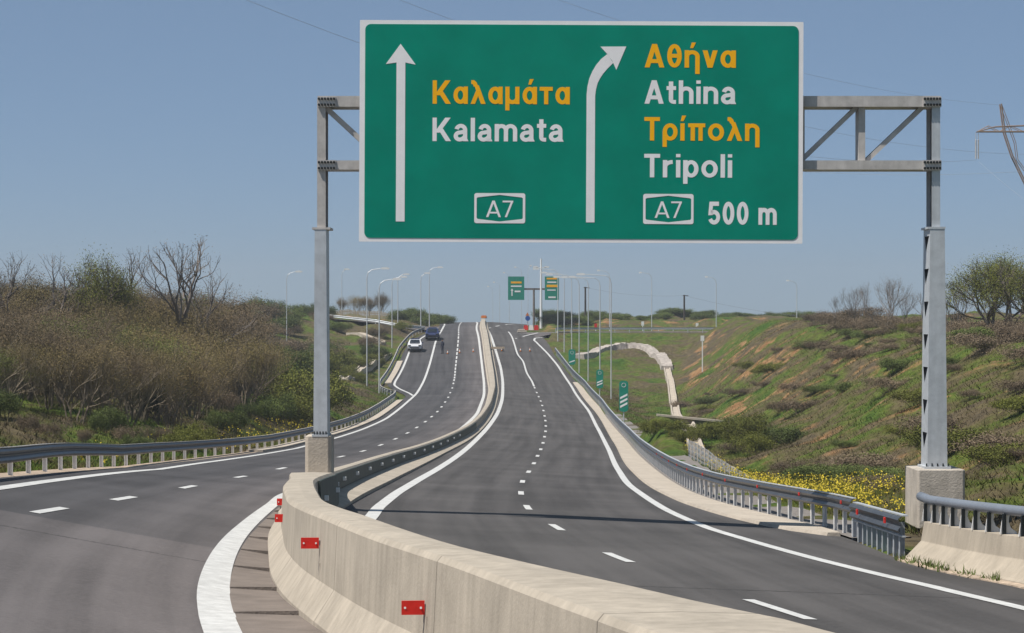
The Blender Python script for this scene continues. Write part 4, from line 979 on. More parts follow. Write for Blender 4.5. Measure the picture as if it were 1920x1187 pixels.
def drain(pts, w, label):
    mb = MB(); P = []
    for (x0, y0), (x1, y1) in zip(pts, pts[1:]):
        for i in range(10): t = i/10; P.append((x0+(x1-x0)*t, y0+(y1-y0)*t))
    P.append(pts[-1])
    Zs = [max(ground_z(x+d, y) for d in (-w/2, 0, w/2)) for x, y in P]
    for k in range(4): Zs = [Zs[0]]+[max(b, (a+2*b+c)/4) for a, b, c in zip(Zs, Zs[1:], Zs[2:])]+[Zs[-1]]
    mb.sweep([(x, y, z-.05) for (x, y), z in zip(P, Zs)], [(-w/2, -.5), (-w/2, .35), (-w/2+.12, .35), (-w/2+.2, .18), (w/2-.2, .18), (w/2-.12, .35), (w/2, .35), (w/2, -.5)])
    o = mb.build('drain_channel', M['conc_pale'], None, origin=(pts[0][0], pts[0][1], ground_z(*pts[0]))); tag(o, label, 'drain'); return o
drain([(9.6, 118), (9.9, 140), (10.4, 158), (11.2, 170), (12.6, 195), (15, 245), (17.9, 300), (18.9, 325)], .8, 'pale concrete drain channel running down the gully right of the countdown markers')
drain([(-17.2, 272), (-17.6, 292), (-17.0, 312), (-16.3, 326), (-15.6, 336)], 1.0, 'pale concrete drain channel climbing the left bank behind the gantry post')
drain([(-21.5, 352), (-19.5, 350), (-16.8, 348)], 1.1, 'short pale concrete drain apron at the top of the left bank')

# ------------------------------------------------------------------ parked patrol car, people and roadworks items by the crest
def car(x, y, label, paint, name='patrol_car'):
    z = sz(x, y)+.01; o = thing(name, label, 'car', (x, y, z))
    hw = .88
    # side profile (y from front = camera side, z)
    prof = [(-2.05, .35), (-2.1, .62), (-1.95, .86), (-1.05, .98), (-.45, 1.44), (.95, 1.47), (1.75, 1.0), (2.05, .92), (2.1, .4), (1.7, .25), (-1.7, .25)]
    mb = MB(); vs = []; n = len(prof)
    for s in (-1, -.9, .9, 1):
        for (a, c) in prof:
            k = 1 if c < 1.0 else .80
            inset = 1.0 if abs(s) == 1 else 1.0
            cz_ = c if abs(s) < 1 else (.3+(c-.3)*.965)
            vs.append((x+s*hw*k*inset, y+a*(1 if abs(s) < 1 else .98), z+cz_))
    fs = [tuple(range(n)), tuple(reversed(range(3*n, 4*n)))]
    for k in range(3): fs += [(k*n+i, k*n+(i+1) % n, (k+1)*n+(i+1) % n, (k+1)*n+i) for i in range(n)]
    mb.add(vs, fs); mb.build('body', paint, o)
    f = MB(); f.add([(x-.66, y-1.03, z+1.0), (x+.66, y-1.03, z+1.0), (x+.58, y-.49, z+1.42), (x-.58, y-.49, z+1.42)], [(0, 1, 2, 3)])
    f.add([(x-.66, y-1.06, z+1.0), (x+.66, y-1.06, z+1.0), (x+.58, y-.52, z+1.42), (x-.58, y-.52, z+1.42)], [(0, 1, 2, 3)]); f.build('windscreen', M['glass'], o)
    for s in (-1, 1):
        xs_ = x+s*(hw*.83); w = MB(); w.prism([(y-.95, z+1.0), (y-.42, z+1.38), (y+.9, z+1.4), (y+1.5, z+1.02)], xs_-.03+s*.02, xs_+.03+s*.02, 'yz'); w.build('side_window', M['glass'], o)
        w = MB(); w.prism([(y-1.5, z+.45), (y-1.5, z+.85), (y+1.6, z+.9), (y+1.6, z+.45)], x+s*(hw-.01)-.012, x+s*(hw-.01)+.012, 'yz'); w.build('door', M['carblue'], o)
        for wy in (-1.3, 1.3):
            MB().tube([(x+s*(hw-.2), y+wy, z+.31), (x+s*(hw+.02), y+wy, z+.31)], .31, 16).build('wheel', M['rubber'], o)
        MB().box((x+s*.66, y-2.08, z+.68), (.34, .08, .16)).build('headlight', M['glass'], o)
        MB().box((x+s*.98, y-.75, z+1.02), (.18, .08, .13)).build('mirror', M['carblue'], o)
    MB().box((x, y-2.11, z+.42), (1.1, .05, .14)).build('grille', M['rubber'], o)
    MB().box((x, y-1.55, z+.935), (1.2, .5, .02), 0).build('bonnet_panel', M['carblue'], o)
    MB().box((x, y+.2, z+1.53), (1.1, .25, .12)).build('light_bar', M['carblue'], o); return o
car(-12.35, 340, 'white and dark blue patrol car parked in the bay on the left', M['carwhite'])
car(-10.55, 354, 'dark blue car stopped at the left road edge beyond the white patrol car', M['carblue'], 'parked_car')
def person(x, y, face, label):
    z = sz(x, y); o = thing('person', label, 'person', (x, y, z))
    bm = bmesh.new(); sk = bm.verts.layers.skin.verify(); V = {}
    def v(n, p, r):
        V[n] = bm.verts.new(p); V[n][sk].radius = (r, r)
    v('pel', (0, 0, .96), .155); v('waist', (0, 0, 1.12), .14); v('chest', (0, 0, 1.36), .165); v('neck', (0, .0, 1.52), .06); v('head', (0, -.015, 1.64), .095); v('crown', (0, -.005, 1.74), .08)
    E_ = [('pel', 'waist'), ('waist', 'chest'), ('chest', 'neck'), ('neck', 'head'), ('head', 'crown')]
    for s, t in ((-1, 'l'), (1, 'r')):
        v('hip'+t, (s*.1, 0, .9), .10); v('knee'+t, (s*.12, -.02, .5), .068); v('ank'+t, (s*.13, .02, .09), .045); v('toe'+t, (s*.15, -.15, .04), .04)
        v('sh'+t, (s*.2, 0, 1.44), .07); v('el'+t, (s*.28, .03, 1.16), .05); v('wr'+t, (s*.27, -.08, .93), .034); v('palm'+t, (s*.27, -.1, .86), .035)
        E_ += [('pel', 'hip'+t), ('hip'+t, 'knee'+t), ('knee'+t, 'ank'+t), ('ank'+t, 'toe'+t), ('chest', 'sh'+t), ('sh'+t, 'el'+t), ('el'+t, 'wr'+t), ('wr'+t, 'palm'+t)]
        for i in range(4):
            v('f%d%s' % (i, t), (s*.27, -.14+.024*i, .775-.008*(i in (1, 2))), .009); E_.append(('palm'+t, 'f%d%s' % (i, t)))
        v('th'+t, (s*.25, -.16, .83), .010); E_.append(('palm'+t, 'th'+t))
    for a, c in E_: bm.edges.new((V[a], V[c]))
    V['pel'][sk].use_root = True
    me = bpy.data.meshes.new('body'); bm.to_mesh(me); bm.free(); me.materials.append(M['navy'])
    bo = bpy.data.objects.new('body', me); COL.objects.link(bo); bo.parent = o; bo.rotation_euler = (0, 0, face)
    bo.modifiers.new('skin', 'SKIN'); su = bo.modifiers.new('sub', 'SUBSURF'); su.levels = 1; su.render_levels = 1
    h = MB(); ico = bmesh.new(); bmesh.ops.create_icosphere(ico, subdivisions=2, radius=.098)
    vs = [(p.co.x, p.co.y-.012, p.co.z*1.2+1.665) for p in ico.verts]; fs = [tuple(q.index for q in f_.verts) for f_ in ico.faces]; ico.free()
    h.add(vs, fs); h.add([(-.018, -.105, 1.66), (.018, -.105, 1.66), (0, -.13, 1.63), (0, -.1, 1.7)], [(0, 1, 2), (0, 3, 1), (0, 2, 3), (1, 3, 2)])
    f_ = h.build('face', M['skin'], bo, origin=(0, 0, 0), smooth=True)
    hr = MB(); ico = bmesh.new(); bmesh.ops.create_icosphere(ico, subdivisions=2, radius=.105)
    vs = [(p.co.x, p.co.y+.005, max(p.co.z, -.0)*1.15+1.70) for p in ico.verts]; fs = [tuple(q.index for q in g_.verts) for g_ in ico.faces]; ico.free()
    hr.add(vs, fs); hr.build('hair', M['hair'], bo, origin=(0, 0, 0)); return o
person(-8.75, 336, -.9, 'person in dark uniform standing inside the left lane nearest the cones')
def cone(x, y, label):
    z = sz(x, y)+.005; o = thing('traffic_cone', label, 'traffic cone', (x, y, z), 'traffic cones across the road at the crest')
    MB().box((x, y, z+.02), (.3, .3, .04)).build('base', M['rubber'], o)
    MB().tube([(x, y, z+.04), (x, y, z+.5)], [.11, .02], 12).build('cone', M['orange'], o)
    MB().tube([(x, y, z+.2), (x, y, z+.36)], [.085, .05], 12).build('white_band', M['white'], o)
for i, (x, y) in enumerate(((-8.1, 335.5), (-6.6, 336.5), (-4.9, 337.5), (-1.3, 340), (1.1, 341), (2.3, 342))):
    cone(x, y, '%s traffic cone from the left in the line closing the road below the crest' % ('first', 'second', 'third', 'fourth', 'fifth', 'last')[i])
bx = thing('crash_cushion', 'orange crash cushion at the far end of the median barrier', 'crash cushion', (-4.6, 441, sz(-4.6, 441)))
mb = MB()
for k in range(3): mb.box((-4.65, 441+k*.9, sz(-4.6, 441)+1.0), (.85, .8, .4), taper=.9)
mb.build('drum', M['orange'], bx); MB().box((-4.65, 442, sz(-4.6, 441)+.9), (1.0, 2.6, .35)).build('skid', M['tan'], bx)
bb = thing('road_barrier', 'low tan board barrier lying across the right carriageway below the crest', 'barrier', (-1.85, 340, sz(-1.85, 340)))
MB().box((-1.85, 340, sz(-1.85, 340)+.38), (1.75, .12, .3), 0).build('board', M['tan'], bb)
for s in (-.7, .7): MB().box((-1.85+s, 340, sz(-1.85, 340)+.14), (.1, .5, .3)).build('foot', M['rubber'], bb)
rb = thing('road_barrier', 'red and white plastic barriers closing the gore in front of the blue sign', 'barrier', (2.4, 385, sz(2.4, 385)))
for i in range(3):
    mb = MB(); mb.box((2.0+i*.75, 385-i*.4, sz(2, 385)+.38), (.7, .4, .7), taper=.75); mb.build('block', M['red'] if i % 2 == 0 else M['white'], rb)
sb = thing('sand_bags', 'pale heap of sandbags beside the red and white barriers', 'sandbags', (1.3, 372, sz(1.3, 372)))
mb = MB()
for i in range(7):
    mb.tube([(.75+.25*(i % 4)+.1*(i//4), 372+.1*i, sz(1.3, 372)+.14+.24*(i//4)), (1.25+.25*(i % 4), 372.2+.1*i, sz(1.3, 372)+.14+.24*(i//4))], [.1, .14], 8)
mb.build('bags', M['conc_pale'], sb)
bs = thing('warning_sign', 'blue round sign with an orange panel above it at the crest', 'road sign', (2.3, 398, sz(2.3, 398)))
MB().tube([(2.3, 398, sz(2.3, 398)), (2.3, 398, 1.05)], .05, 6).build('post', M['galv'], bs)
MB().tube([(2.35, 397.9, .25), (2.35, 397.8, .25)], .38, 18).build('disc', M['bluesign'], bs)
MB().prism([(2.0, .62), (2.6, .62), (2.3, 1.15)], 397.8, 397.88).build('panel', M['orange'], bs)
for i, (px_, py_, Y, c) in enumerate(((1117, 612, 386, 'red'), (1205, 608, 388, 'white'), (1307, 611, 392, 'white'), (1317, 636, 300, 'white'))):
    X, Z = px2(px_, py_, Y); zb = ground_z(X, Y)
    o = thing('marker_post', ['small red and white marker post by the far ramp', 'small white marker post by the far ramp guardrail', 'small white marker post on the far right ridge', 'small white marker post in the grass on the right hillside'][i], 'marker post', (X, Y, zb))
    MB().box((X, Y, (zb+Z)/2-.1), (.12, .08, max(.4, Z-zb+.2))).build('post', M['white'], o); MB().box((X, Y-.02, Z+.1), (.4, .06, .62)).build('panel', M[c], o)
rf = thing('guardrail', 'far guardrail along the ramp that leaves to the right', 'guardrail', (6.5, 370, -1.7))
pt = [(6.0, 364.8, -1.72), (12, 367.6, -1.72), (20, 369, -1.72), (32, 370.5, -1.72), (43, 371.5, -1.72)]
wbeam(pt, .55, 'beam', M['galv'], rf, -1)
posts(rf, [(6+37*k/18, 365+(6.5*min(1, k/7)), -1.72, 1.57) for k in range(19)], M['galv'], .6)
lf = thing('guardrail', 'far guardrail along the slip road on the left by the parked cars', 'guardrail', (-13, 370, tz(-13, 370)))
pt = [(-12.2, 372, tz(-12.2, 372)), (-15, 368.5, tz(-15, 368.5)), (-19, 371, tz(-19, 371)), (-26, 377, tz(-26, 377))]
wbeam(pt, .62, 'beam', M['galv'], lf, -1, .4)
posts(lf, [(p[0], p[1], p[2], 1.2) for p in pt], M['galv'], .6)
wf = thing('timber_fence', 'orange brown timber fence along the far left ridge below the grey trees', 'fence', (-27, 414, tz(-27, 414)))
random.seed(8)
mb = MB()
for k in range(60):
    x = -29.5+k*.22; y = 414; z = ground_z(x, y); mb.box((x, y, z+.55), (.15, .05, 1.3+random.uniform(-.1, .1)))
mb.build('palings', M['orange_wood'] if 'orange_wood' in M else M['tan'], wf)
mb = MB(); mb.sweep([(-29.6+i, 414.06, ground_z(-29.6+i, 414)) for i in range(14)], [(-.03, .8), (-.03, .92), (.03, .92), (.03, .8)]); mb.build('rail', M['tan'], wf)

# ------------------------------------------------------------------ vegetation
def fast_mesh(name, tris, m):
    """tris: array (n, k, 3) of polygons with k corners"""
    me = bpy.data.meshes.new(name); arrs = [a for a in tris if len(a)]
    nv = sum(a.shape[0]*a.shape[1] for a in arrs); nf = sum(a.shape[0] for a in arrs)
    me.vertices.add(nv); me.loops.add(nv); me.polygons.add(nf)
    me.vertices.foreach_set('co', np.concatenate([a.reshape(-1, 3) for a in arrs]).astype(np.float32).ravel())
    me.loops.foreach_set('vertex_index', np.arange(nv, dtype=np.int32))
    cnt = np.concatenate([np.full(a.shape[0], a.shape[1]) for a in arrs]); st = np.concatenate([[0], np.cumsum(cnt)[:-1]])
    me.polygons.foreach_set('loop_start', st.astype(np.int32)); me.polygons.foreach_set('loop_total', cnt.astype(np.int32))
    me.update(); me.validate(); me.materials.append(m); return me
class Plant:
    def __init__(s, seed): s.r = random.Random(seed); s.q = []; s.t = []; s.tips = []
    def seg(s, a, b, ra, rb):
        d = b-a
        if d.length < 1e-5: return
        d = d.normalized(); u = d.cross(Vector((.3, .2, 1)))
        if u.length < 1e-3: u = d.cross(Vector((1, 0, 0)))
        u.normalize(); w = d.cross(u)
        ra_ = [a+(u*math.cos(k*2.094)+w*math.sin(k*2.094))*ra for k in range(3)]; rb_ = [b+(u*math.cos(k*2.094)+w*math.sin(k*2.094))*rb for k in range(3)]
        for k in range(3): s.q.append((ra_[k], ra_[(k+1) % 3], rb_[(k+1) % 3], rb_[k]))
    def grow(s, p, d, L, r, depth, spread=.6, up=.15, kids=(2, 4), shrink=.68):
        n = 3; q = p; dd = d
        pts = [p]
        for i in range(n):
            dd = (dd+Vector((s.r.gauss(0, .13), s.r.gauss(0, .13), s.r.gauss(up*.3, .1)))).normalized(); q2 = q+dd*(L/n)
            s.seg(q, q2, r*(1-.3*i/n), r*(1-.3*(i+1)/n)); q = q2; pts.append(q)
        if depth == 0:
            s.tips.append((q, dd)); s.tips.append((pts[2], dd)); return
        for k in range(s.r.randint(*kids)):
            t = s.r.uniform(.35, 1.0); base = pts[1].lerp(pts[-1], t) if t < 1 else q
            nd = (dd+Vector((s.r.gauss(0, spread), s.r.gauss(0, spread), s.r.gauss(up, spread*.5)))).normalized()
            s.grow(base, nd, L*shrink*s.r.uniform(.8, 1.2), r*.55, depth-1, spread, up, kids, shrink)
        nd = (dd+Vector((s.r.gauss(0, spread*.4), s.r.gauss(0, spread*.4), up))).normalized()
        s.grow(q, nd, L*shrink, r*.62, depth-1, spread, up, kids, shrink)
    def leaves(s, per, size, jit):
        out = []
        for (p, d) in s.tips:
            for k in range(per):
                c = p+Vector((s.r.gauss(0, jit), s.r.gauss(0, jit), s.r.gauss(0, jit))); z = size*s.r.uniform(.6, 1.4)
                a = Vector((s.r.gauss(0, 1), s.r.gauss(0, 1), s.r.gauss(0, 1))).normalized(); b = a.cross(Vector((s.r.gauss(0, 1), s.r.gauss(0, 1), s.r.gauss(0, 1)))).normalized()
                out.append((c-a*z, c+b*z*.6, c+a*z, c-b*z*.6))
        return out
    def wood_mesh(s, name, m): return fast_mesh(name, [np.array([[tuple(v) for v in f] for f in s.q])], m)
    def leaf_mesh(s, name, m, per, size, jit): return fast_mesh(name, [np.array([[tuple(v) for v in f] for f in s.leaves(per, size, jit)])], m)
def tree_proto(kind, seed):
    p = Plant(seed); rr = p.r
    if kind == 'thicket':
        for k in range(7):
            a = rr.uniform(0, 6.28); p.grow(Vector((math.cos(a)*.5*rr.random(), math.sin(a)*.5*rr.random(), -.2)), Vector((math.cos(a)*.35, math.sin(a)*.35, 1)).normalized(), rr.uniform(1.5, 2.1), .05, 4, .5, .2, (2, 3), .72)
        return p.wood_mesh('trunk', M['bark']), p.leaf_mesh('crown', (M['bud'], M['bud2'], M['bud3'], M['bud2'], M['bud'])[seed % 5], 9, .028, .24)
    if kind == 'twiggy':
        for k in range(5):
            a = rr.uniform(0, 6.28); p.grow(Vector((math.cos(a)*.3, math.sin(a)*.3, -.2)), Vector((math.cos(a)*.3, math.sin(a)*.3, 1)).normalized(), 1.8, .07, 5, .5, .18, (1, 2), .74)
        return p.wood_mesh('trunk', M['bark_grey']), p.leaf_mesh('crown', M['bud2'], 2, .025, .2)
    if kind == 'bare':
        p.grow(Vector((0, 0, -.3)), Vector((.04, 0, 1)), 2.5, .24, 6, .58, .13, (1, 2), .73)
        return p.wood_mesh('trunk', M['bark_grey']), p.leaf_mesh('crown', M['bud2'], 1, .03, .2)
    if kind == 'leafing':
        for k in range(4):
            a = rr.uniform(0, 6.28); p.grow(Vector((math.cos(a)*.3, math.sin(a)*.3, -.3)), Vector((math.cos(a)*.4, math.sin(a)*.4, 1)).normalized(), 1.7, .1, 4, .6, .12, (2, 4), .72)
        return p.wood_mesh('trunk', M['bark_grey']), p.leaf_mesh('crown', M['leaf_olive'], 11, .03, .24)
    if kind == 'bramble':
        for k in range(11):
            a = rr.uniform(0, 6.28); q = rr.random()*1.0; p.grow(Vector((math.cos(a)*q, math.sin(a)*q, -.15)), Vector((math.cos(a)*.5, math.sin(a)*.5, 1)).normalized(), rr.uniform(.6, .9), .022, 3, .6, .1, (2, 4), .72)
        return p.wood_mesh('stem', M['bark']), p.leaf_mesh('foliage', M['brown_leaf'], 4, .045, .2)
    if kind in ('shrub', 'olive', 'dark'):
        m = {'shrub': M['leaf'], 'olive': M['leaf_olive'], 'dark': M['leaf_dark']}[kind]
        for k in range(9):
            a = rr.uniform(0, 6.28); q = rr.random()*.6; p.grow(Vector((math.cos(a)*q, math.sin(a)*q, -.15)), Vector((math.cos(a)*.6, math.sin(a)*.6, 1)).normalized(), rr.uniform(.55, .8), .025, 3, .65, .1, (2, 4), .72)
        return p.wood_mesh('stem', M['bark']), p.leaf_mesh('foliage', m, 12, .038, .18)
PN = {'twiggy': ('trunk', 'crown'), 'thicket': ('trunk', 'crown'), 'bare': ('trunk', 'crown'), 'leafing': ('trunk', 'crown'), 'bramble': ('stem', 'foliage'), 'shrub': ('stem', 'foliage'), 'olive': ('stem', 'foliage'), 'dark': ('stem', 'foliage')}
PROTO = {k: [tree_proto(k, 100+17*i+len(k)) for i in range(n)] for k, n in (('thicket', 5), ('bare', 4), ('twiggy', 3), ('leafing', 2), ('bramble', 4), ('shrub', 4), ('olive', 3), ('dark', 1))}
HT = {}
for k, l in PROTO.items(): HT[k] = [max(v.co.z for v in a.vertices) for a, _ in l]
rv = random.Random(42)
def plant(kind, name, x, y, h, label, cat, group=None, wide=1.0, i=None, z=None, lean=0.0):
    i = rv.randrange(len(PROTO[kind])) if i is None else i
    wm, lm = PROTO[kind][i]; s = h/HT[kind][i]
    o = thing(name, label, cat, (x, y, ground_z(x, y) if z is None else z), group, rv.uniform(0, 6.28)); o.scale = (s*wide, s*wide, s)
    if lean: o.rotation_euler = (0, lean, rv.uniform(0, 6.28))
    for n_, me_ in zip(PN[kind], (wm, lm)):
        c = bpy.data.objects.new(n_, me_); COL.objects.link(c); c.parent = o
    return o
def at(px_, Y): return (px_-960)/5000*Y
# thicket of budding trees on the left bank
cnt = 0; tries = 0; placed = []
while cnt < 165 and tries < 6000:
    tries += 1
    Y = rv.uniform(86, 215); px_ = rv.uniform(-140, 455); X = at(px_, Y)
    front = 104+30*max(0, (px_/450))**1.3
    if Y < front: continue
    if px_ > 230 and Y < 106+.2*(px_-230): continue
    if any((X-a)**2+(Y-b)**2 < 3.0 for a, b in placed): continue
    placed.append((X, Y)); cnt += 1
    yt = float(np.interp(px_, [-140, 0, 200, 300, 400, 455], [505, 515, 520, 530, 545, 565]))
    h = min((600-yt)/5000*Y-ground_z(X, Y), 3.2+.045*(Y-100))*rv.uniform(.66, 1.04)
    plant('thicket', 'thicket_tree', X, Y, h, 'brown many stemmed tree just coming into bud in the thicket on the left bank', 'tree', 'budding trees of the thicket on the left bank', rv.uniform(1.0, 1.35))
for (px_, Y, top, lab, kd, i) in ((312, 165, 443, 'tall bare forked tree standing out against the sky above the left thicket', 'bare', 3), (235, 170, 462, 'slim bare tree just left of the tall forked tree', 'bare', 1), (78, 160, 472, 'bare tree rising above the thicket near the left edge', 'bare', 0),
                          (195, 165, 478, 'rounded leafing tree left of the slim bare tree', 'leafing', 0), (375, 168, 505, 'low bare tree at the right end of the thicket beyond the tall forked tree', 'bare', 1), (-4, 150, 470, 'tree cut by the left edge of the photo', 'bare', 1)):
    X = at(px_, Y); h = (600-top)/5000*Y-ground_z(X, Y)
    plant(kd, 'bare_tree' if kd == 'bare' else 'budding_tree', X, Y, h, lab, 'tree', None, 1.1 if kd == 'bare' else .6, i)
plant('dark', 'evergreen_shrub', at(265, 128), 128, 3.4, 'dark evergreen shrub in the middle of the brown left thicket', 'shrub', None, .36)
k = 0
for (px_, Y, h, kd) in ((205, 106, 1.2, 'shrub'), (185, 103, .8, 'shrub'), (10, 94, 1.1, 'shrub'), (430, 136, 1.1, 'shrub'), (470, 148, 1.0, 'shrub'), (405, 134, 1.1, 'shrub'), (560, 172, 3.2, 'olive'), (545, 165, 2.3, 'olive'), (578, 182, 3.2, 'olive'), (355, 108, 1.2, 'olive'), (335, 105, .9, 'olive'), (378, 112, 1.0, 'olive'), (260, 99, .7, 'shrub'), (520, 160, 1.8, 'shrub'), (500, 190, 2.2, 'shrub'), (550, 220, 2.4, 'shrub'), (600, 260, 2.6, 'olive'), (625, 290, 2.4, 'olive'), (530, 260, 2.4, 'shrub'), (480, 230, 2.2, 'bramble'), (450, 170, 1.5, 'bramble'), (470, 185, 1.6, 'bramble'), (100, 93, .7, 'bramble'), (160, 96, .6, 'bramble'), (50, 90, .7, 'bramble'), (300, 106, .8, 'bramble'), (240, 102, .8, 'bramble'), (420, 150, 1.3, 'bramble')):
    nm, lb = {'shrub': ('green_shrub', 'green leafy shrub on the left bank at the foot of the thicket'), 'olive': ('olive_shrub', 'olive yellow shrub on the left bank by the guardrail and gantry post'), 'bramble': ('bramble_bush', 'brown bramble bush on the left bank below the thicket')}[kd]
    plant(kd, nm, at(px_, Y+6), Y+6, h, lb, 'shrub', nm.replace('_', ' ')+' group on the left bank', rv.uniform(.75, 1.05))
for q in range(26):
    px_ = rv.uniform(455, 640); Y = rv.uniform(300, 400); kd = rv.choice(('bramble', 'shrub', 'bramble'))
    nm, lb = {'shrub': ('green_shrub', 'small green shrub on the far left ridge behind the gantry post'), 'bramble': ('bramble_bush', 'small brown bush on the far left ridge behind the gantry post')}[kd]
    plant(kd, nm, at(px_, Y), Y, rv.uniform(1.2, 2.4), lb, 'shrub', 'small bushes along the far left ridge', 1.4)
for q in range(22):
    Y = rv.uniform(285, 372); X = float(GL(Y))-rv.uniform(1.6, 9.0)
    kd = rv.choice(('olive', 'shrub', 'bramble', 'olive')); nm = {'shrub': 'green_shrub', 'bramble': 'bramble_bush', 'olive': 'olive_shrub'}[kd]
    plant(kd, nm, X, Y, rv.uniform(.7, 1.7), {'shrub': 'green scrub bush behind the far left guardrail near the parked cars', 'bramble': 'brown scrub bush behind the far left guardrail near the parked cars', 'olive': 'olive scrub bush behind the far left guardrail near the parked cars'}[kd], 'shrub', 'scrub behind the far left guardrail', 1.3)
for (px_, w_) in ((640, 1.0), (665, 1.1), (690, 1.1), (715, 1.0)):
    Y = 430; X = at(px_, Y); h = (600-rv.uniform(546, 556))/5000*Y-ground_z(X, Y)
    plant('thicket', 'bare_tree', X, Y, h, 'grey bare tree in the far clump beyond the timber fence', 'tree', 'grey trees of the far clump on the left', w_*1.0)
for q in range(14):
    px_ = rv.uniform(735, 832); Y = rv.uniform(400, 440); plant('shrub', 'green_shrub', at(px_, Y), Y, rv.uniform(.8, 1.8), 'small green shrub by the crest left of the road', 'shrub', 'green shrubs by the crest left of the road', 1.6)
for q in range(16):
    px_ = rv.uniform(1020, 1100); Y = rv.uniform(400, 440); plant('shrub' if q % 3 else 'dark', 'green_shrub', at(px_, Y), Y, rv.uniform(.8, 1.7), 'small green shrub by the far signs right of the crest', 'shrub', 'green shrubs by the crest right of the road', 1.6)
for q in range(34):
    px_ = rv.uniform(1100, 1500); Y = rv.uniform(430, 452); plant('shrub', 'hedge_shrub', at(px_, Y), Y, rv.uniform(.7, 1.3), 'low green shrub in the hedge along the far right ridge', 'shrub', 'hedge along the far right ridge', 2.2)
# right hillside
for (px_, Y, top, kd, lab, i, w_) in ((1600, 215, 535, 'twiggy', 'bare spreading tree on the right ridge left of its taller neighbour', 0, .9), (1655, 212, 515, 'twiggy', 'taller bare tree on the right ridge between the sign and the right post', 1, .8), (1563, 212, 552, 'bare', 'small bare leaning tree at the left end of the ridge trees', 2, .6),
                                     (1785, 200, 520, 'twiggy', 'bare tree directly right of the right gantry post', 3, .8), (1875, 195, 478, 'leafing', 'big rounded leafing tree on the ridge at the right edge', 1, 1.1), (1915, 200, 486, 'leafing', 'leafing tree cut by the right edge of the photo', 0, 1.0), (1690, 212, 545, 'twiggy', 'lower twiggy tree closing the right end of the ridge pair', 2, 1.0), (1730, 210, 545, 'bare', 'bare tree half hidden behind the right gantry post', 1, .7), (1835, 205, 545, 'bare', 'bare tree at the left foot of the big leafing tree', 0, .8)):
    Y = 31.0*5000/(px_-960); X = at(px_, Y); h = (600-top)/5000*Y-ground_z(X, Y)
    plant(kd, 'leafing_tree' if kd == 'leafing' else 'bare_tree', X, Y, h, lab, 'tree', None, w_*(1.15 if kd == 'twiggy' else 1), i % len(PROTO[kd]))
for q in range(62):
    px_ = rv.uniform(1520, 1990); X = rv.uniform(28.8, 33.5); Y = X*5000/(px_-960)
    plant('bramble', 'bramble_bush', X, Y, rv.uniform(.6, 1.55)*(1 if px_ > 1560 else .6)*Y/210, 'brown bramble bush in the hedge along the top of the right hillside', 'shrub', 'bramble hedge along the top of the right hillside', 1.5)
for q in range(105):
    px_ = rv.uniform(1290, 1960); Y = rv.uniform(85, 260); X = at(px_, Y)
    if X < 11.8 or X > 30: continue
    kd = rv.choice(('bramble', 'bramble', 'bramble', 'shrub', 'olive'))
    nm = {'bramble': 'bramble_bush', 'shrub': 'green_shrub', 'olive': 'olive_shrub'}[kd]
    plant(kd, nm, X, Y, rv.uniform(.25, 1.05), {'bramble': 'low brown bush on the slope of the right hillside', 'shrub': 'low green bush on the slope of the right hillside', 'olive': 'low olive bush on the slope of the right hillside'}[kd], 'shrub', 'low bushes on the right hillside', 2.0)
for (px_, Y, h) in ((1395, 150, 1.7), (1412, 146, 1.1), (1380, 154, 1.2)):
    plant('olive', 'olive_shrub', at(px_, Y), Y, h, 'tall olive shrub in the gully right of the fence', 'shrub', 'tall shrubs in the gully by the fence', 1.0)
for (px_, Y, h) in ((1225, 155, .8), (1255, 152, .7), (1290, 150, .9), (1330, 154, .9)):
    plant('olive', 'olive_shrub', at(px_, Y), Y, h, 'low olive weed clump at the foot of the culvert headwall', 'shrub', 'weed clumps below the culvert headwall', 1.5)

# grass, weeds and flowers
rng = np.random.default_rng(7)
def blades(n, sampler, hmin, hmax, w, name, m, kind='stuff', lean=.35, gz_=None):
    P = sampler(n); n = len(P); h = rng.uniform(hmin, hmax, n); a = rng.uniform(0, 6.283, n)
    Z = ground_zs(P[:, 0], P[:, 1])
    d = np.stack([np.cos(a), np.sin(a)], 1)*w; l = rng.normal(0, lean, (n, 2))*h[:, None]
    v = np.zeros((n, 3, 3)); v[:, 0, :2] = P-d/2; v[:, 1, :2] = P+d/2; v[:, 2, :2] = P+l; v[:, 0, 2] = Z-.03; v[:, 1, 2] = Z-.03; v[:, 2, 2] = Z+h
    o = bpy.data.objects.new(name, fast_mesh(name, [v], m)); COL.objects.link(o); o['kind'] = kind; return o
def samp_bank(side):
    def f(n):
        Y = 45*(300/45)**rng.random(n*2)
        if side == 'L':
            X = np.where(Y > 250, np.minimum(LL(Y), BAY(Y)), LL(Y))-1.6-rng.random(n*2)**1.5*(12+.03*Y); k = X/Y > -.25
        else:
            X = np.where(Y < 342, GR(np.clip(Y, 49.3, 342)), 7)+np.interp(Y, [45, 60, 95, 150, 240], [1.6, 1.5, 2.3, 2.5, 1.0])+rng.random(n*2)**1.2*24; k = (X/Y < .25) & (X < 34)
        return np.stack([X, Y], 1)[k][:n]
    return f
blades(60000, samp_bank('L'), .05, .28, .05, 'grass', M['grass'], lean=.8); blades(80000, samp_bank('R'), .04, .24, .05, 'grass', M['grass'], lean=.9)
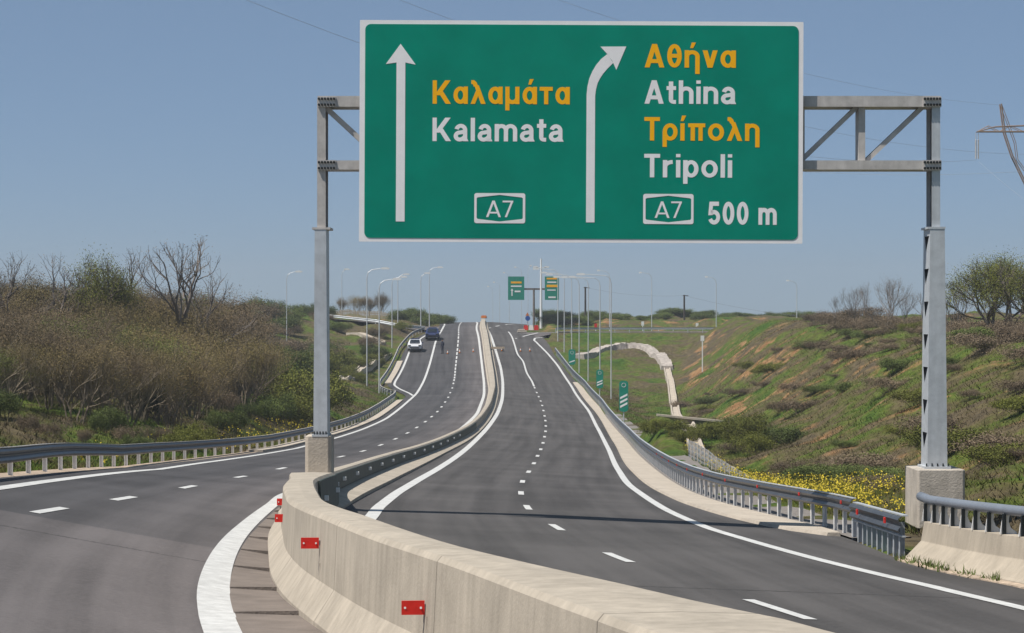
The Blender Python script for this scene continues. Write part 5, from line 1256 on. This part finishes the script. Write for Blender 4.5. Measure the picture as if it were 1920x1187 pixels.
def flowers(n, sampler, h0, h1, size, name):
    P = sampler(n); n = len(P); V = []; S = []
    for (x, y) in P:
        z = ground_z(x, y); h = rng.uniform(h0, h1)
        S.append([(x-.012, y, z-.03), (x+.012, y, z-.03), (x+rng.normal(0, .05), y, z+h)])
        for k in range(4):
            c = np.array([x+rng.normal(0, .07), y+rng.normal(0, .07), z+h*rng.uniform(.7, 1.05)]); a = rng.normal(0, 1, 3); a /= np.linalg.norm(a); b_ = np.cross(a, rng.normal(0, 1, 3)); b_ /= np.linalg.norm(b_)
            V.append([c-a*size, c+b_*size, c+a*size, c-b_*size])
    o = bpy.data.objects.new(name, fast_mesh(name, [np.array(V)], M['yellow'])); COL.objects.link(o); o['kind'] = 'stuff'
    o2 = bpy.data.objects.new('flower_stems', fast_mesh('flower_stems', [np.array(S)], M['leaf_olive'])); COL.objects.link(o2); o2['kind'] = 'stuff'
def samp_fl_r(n):
    px_ = rng.normal(1510, 105, n*2); Y = rng.uniform(66, 98, n*2); X = (px_-960)/5000*Y; g = GR(Y)
    P = np.stack([X, Y], 1)[(X > g+1.5) & (X < 12.5)]
    Y2 = rng.uniform(90, 150, n//3); P2 = np.stack([GR(Y2)+2.6+rng.random(n//3)*1.2, Y2], 1)
    return np.concatenate([P[:n], P2])
flowers(1500, samp_fl_r, .2, .65, .026, 'yellow_flowers')
def samp_fl_l(n):
    Y = rng.uniform(75, 175, n); X = GL(Y)-.8-rng.random(n)*2.5
    return np.stack([X, Y], 1)[(X/Y < -.068) & ((X/Y > -.11) | (rng.random(n) < .08))]
flowers(420, samp_fl_l, .3, .7, .038, 'yellow_flowers')
def samp_wd(n):
    P = []
    for k in range(n):
        y = rng.choice([48.4, 47.2, 46.1, 45.5, 44.8, 43.4, 42.2])+rng.normal(0, .22); P.append((float(PAc(y))-.22+rng.normal(0, .06), y))
    return np.array(P)
P = samp_wd(260); v = np.zeros((len(P), 3, 3)); a = rng.uniform(0, 6.28, len(P)); h = rng.uniform(.04, .2, len(P))
for i, (x, y) in enumerate(P):
    z = sz(x, y); v[i] = [(x-.02*math.cos(a[i]), y-.02*math.sin(a[i]), z), (x+.02*math.cos(a[i]), y+.02*math.sin(a[i]), z), (x+rng.normal(0, .06), y+rng.normal(0, .06), z+h[i])]
o = bpy.data.objects.new('weeds', fast_mesh('weeds', [v], M['leaf'])); COL.objects.link(o); o['kind'] = 'stuff'

# ------------------------------------------------------------------ thin spring haze
hm = bpy.data.materials.new('haze'); hm.use_nodes = True; hn = hm.node_tree.nodes; hn.clear()
ho = hn.new('ShaderNodeOutputMaterial'); hv = hn.new('ShaderNodeVolumePrincipled')
hv.inputs['Color'].default_value = (.80, .86, .92, 1); hv.inputs['Density'].default_value = .0003; hv.inputs['Anisotropy'].default_value = .2
hm.node_tree.links.new(hv.outputs[0], ho.inputs['Volume'])
o = MB().box((0, 1470, 5), (3100, 3100, 110)).build('haze', hm); o['kind'] = 'stuff'
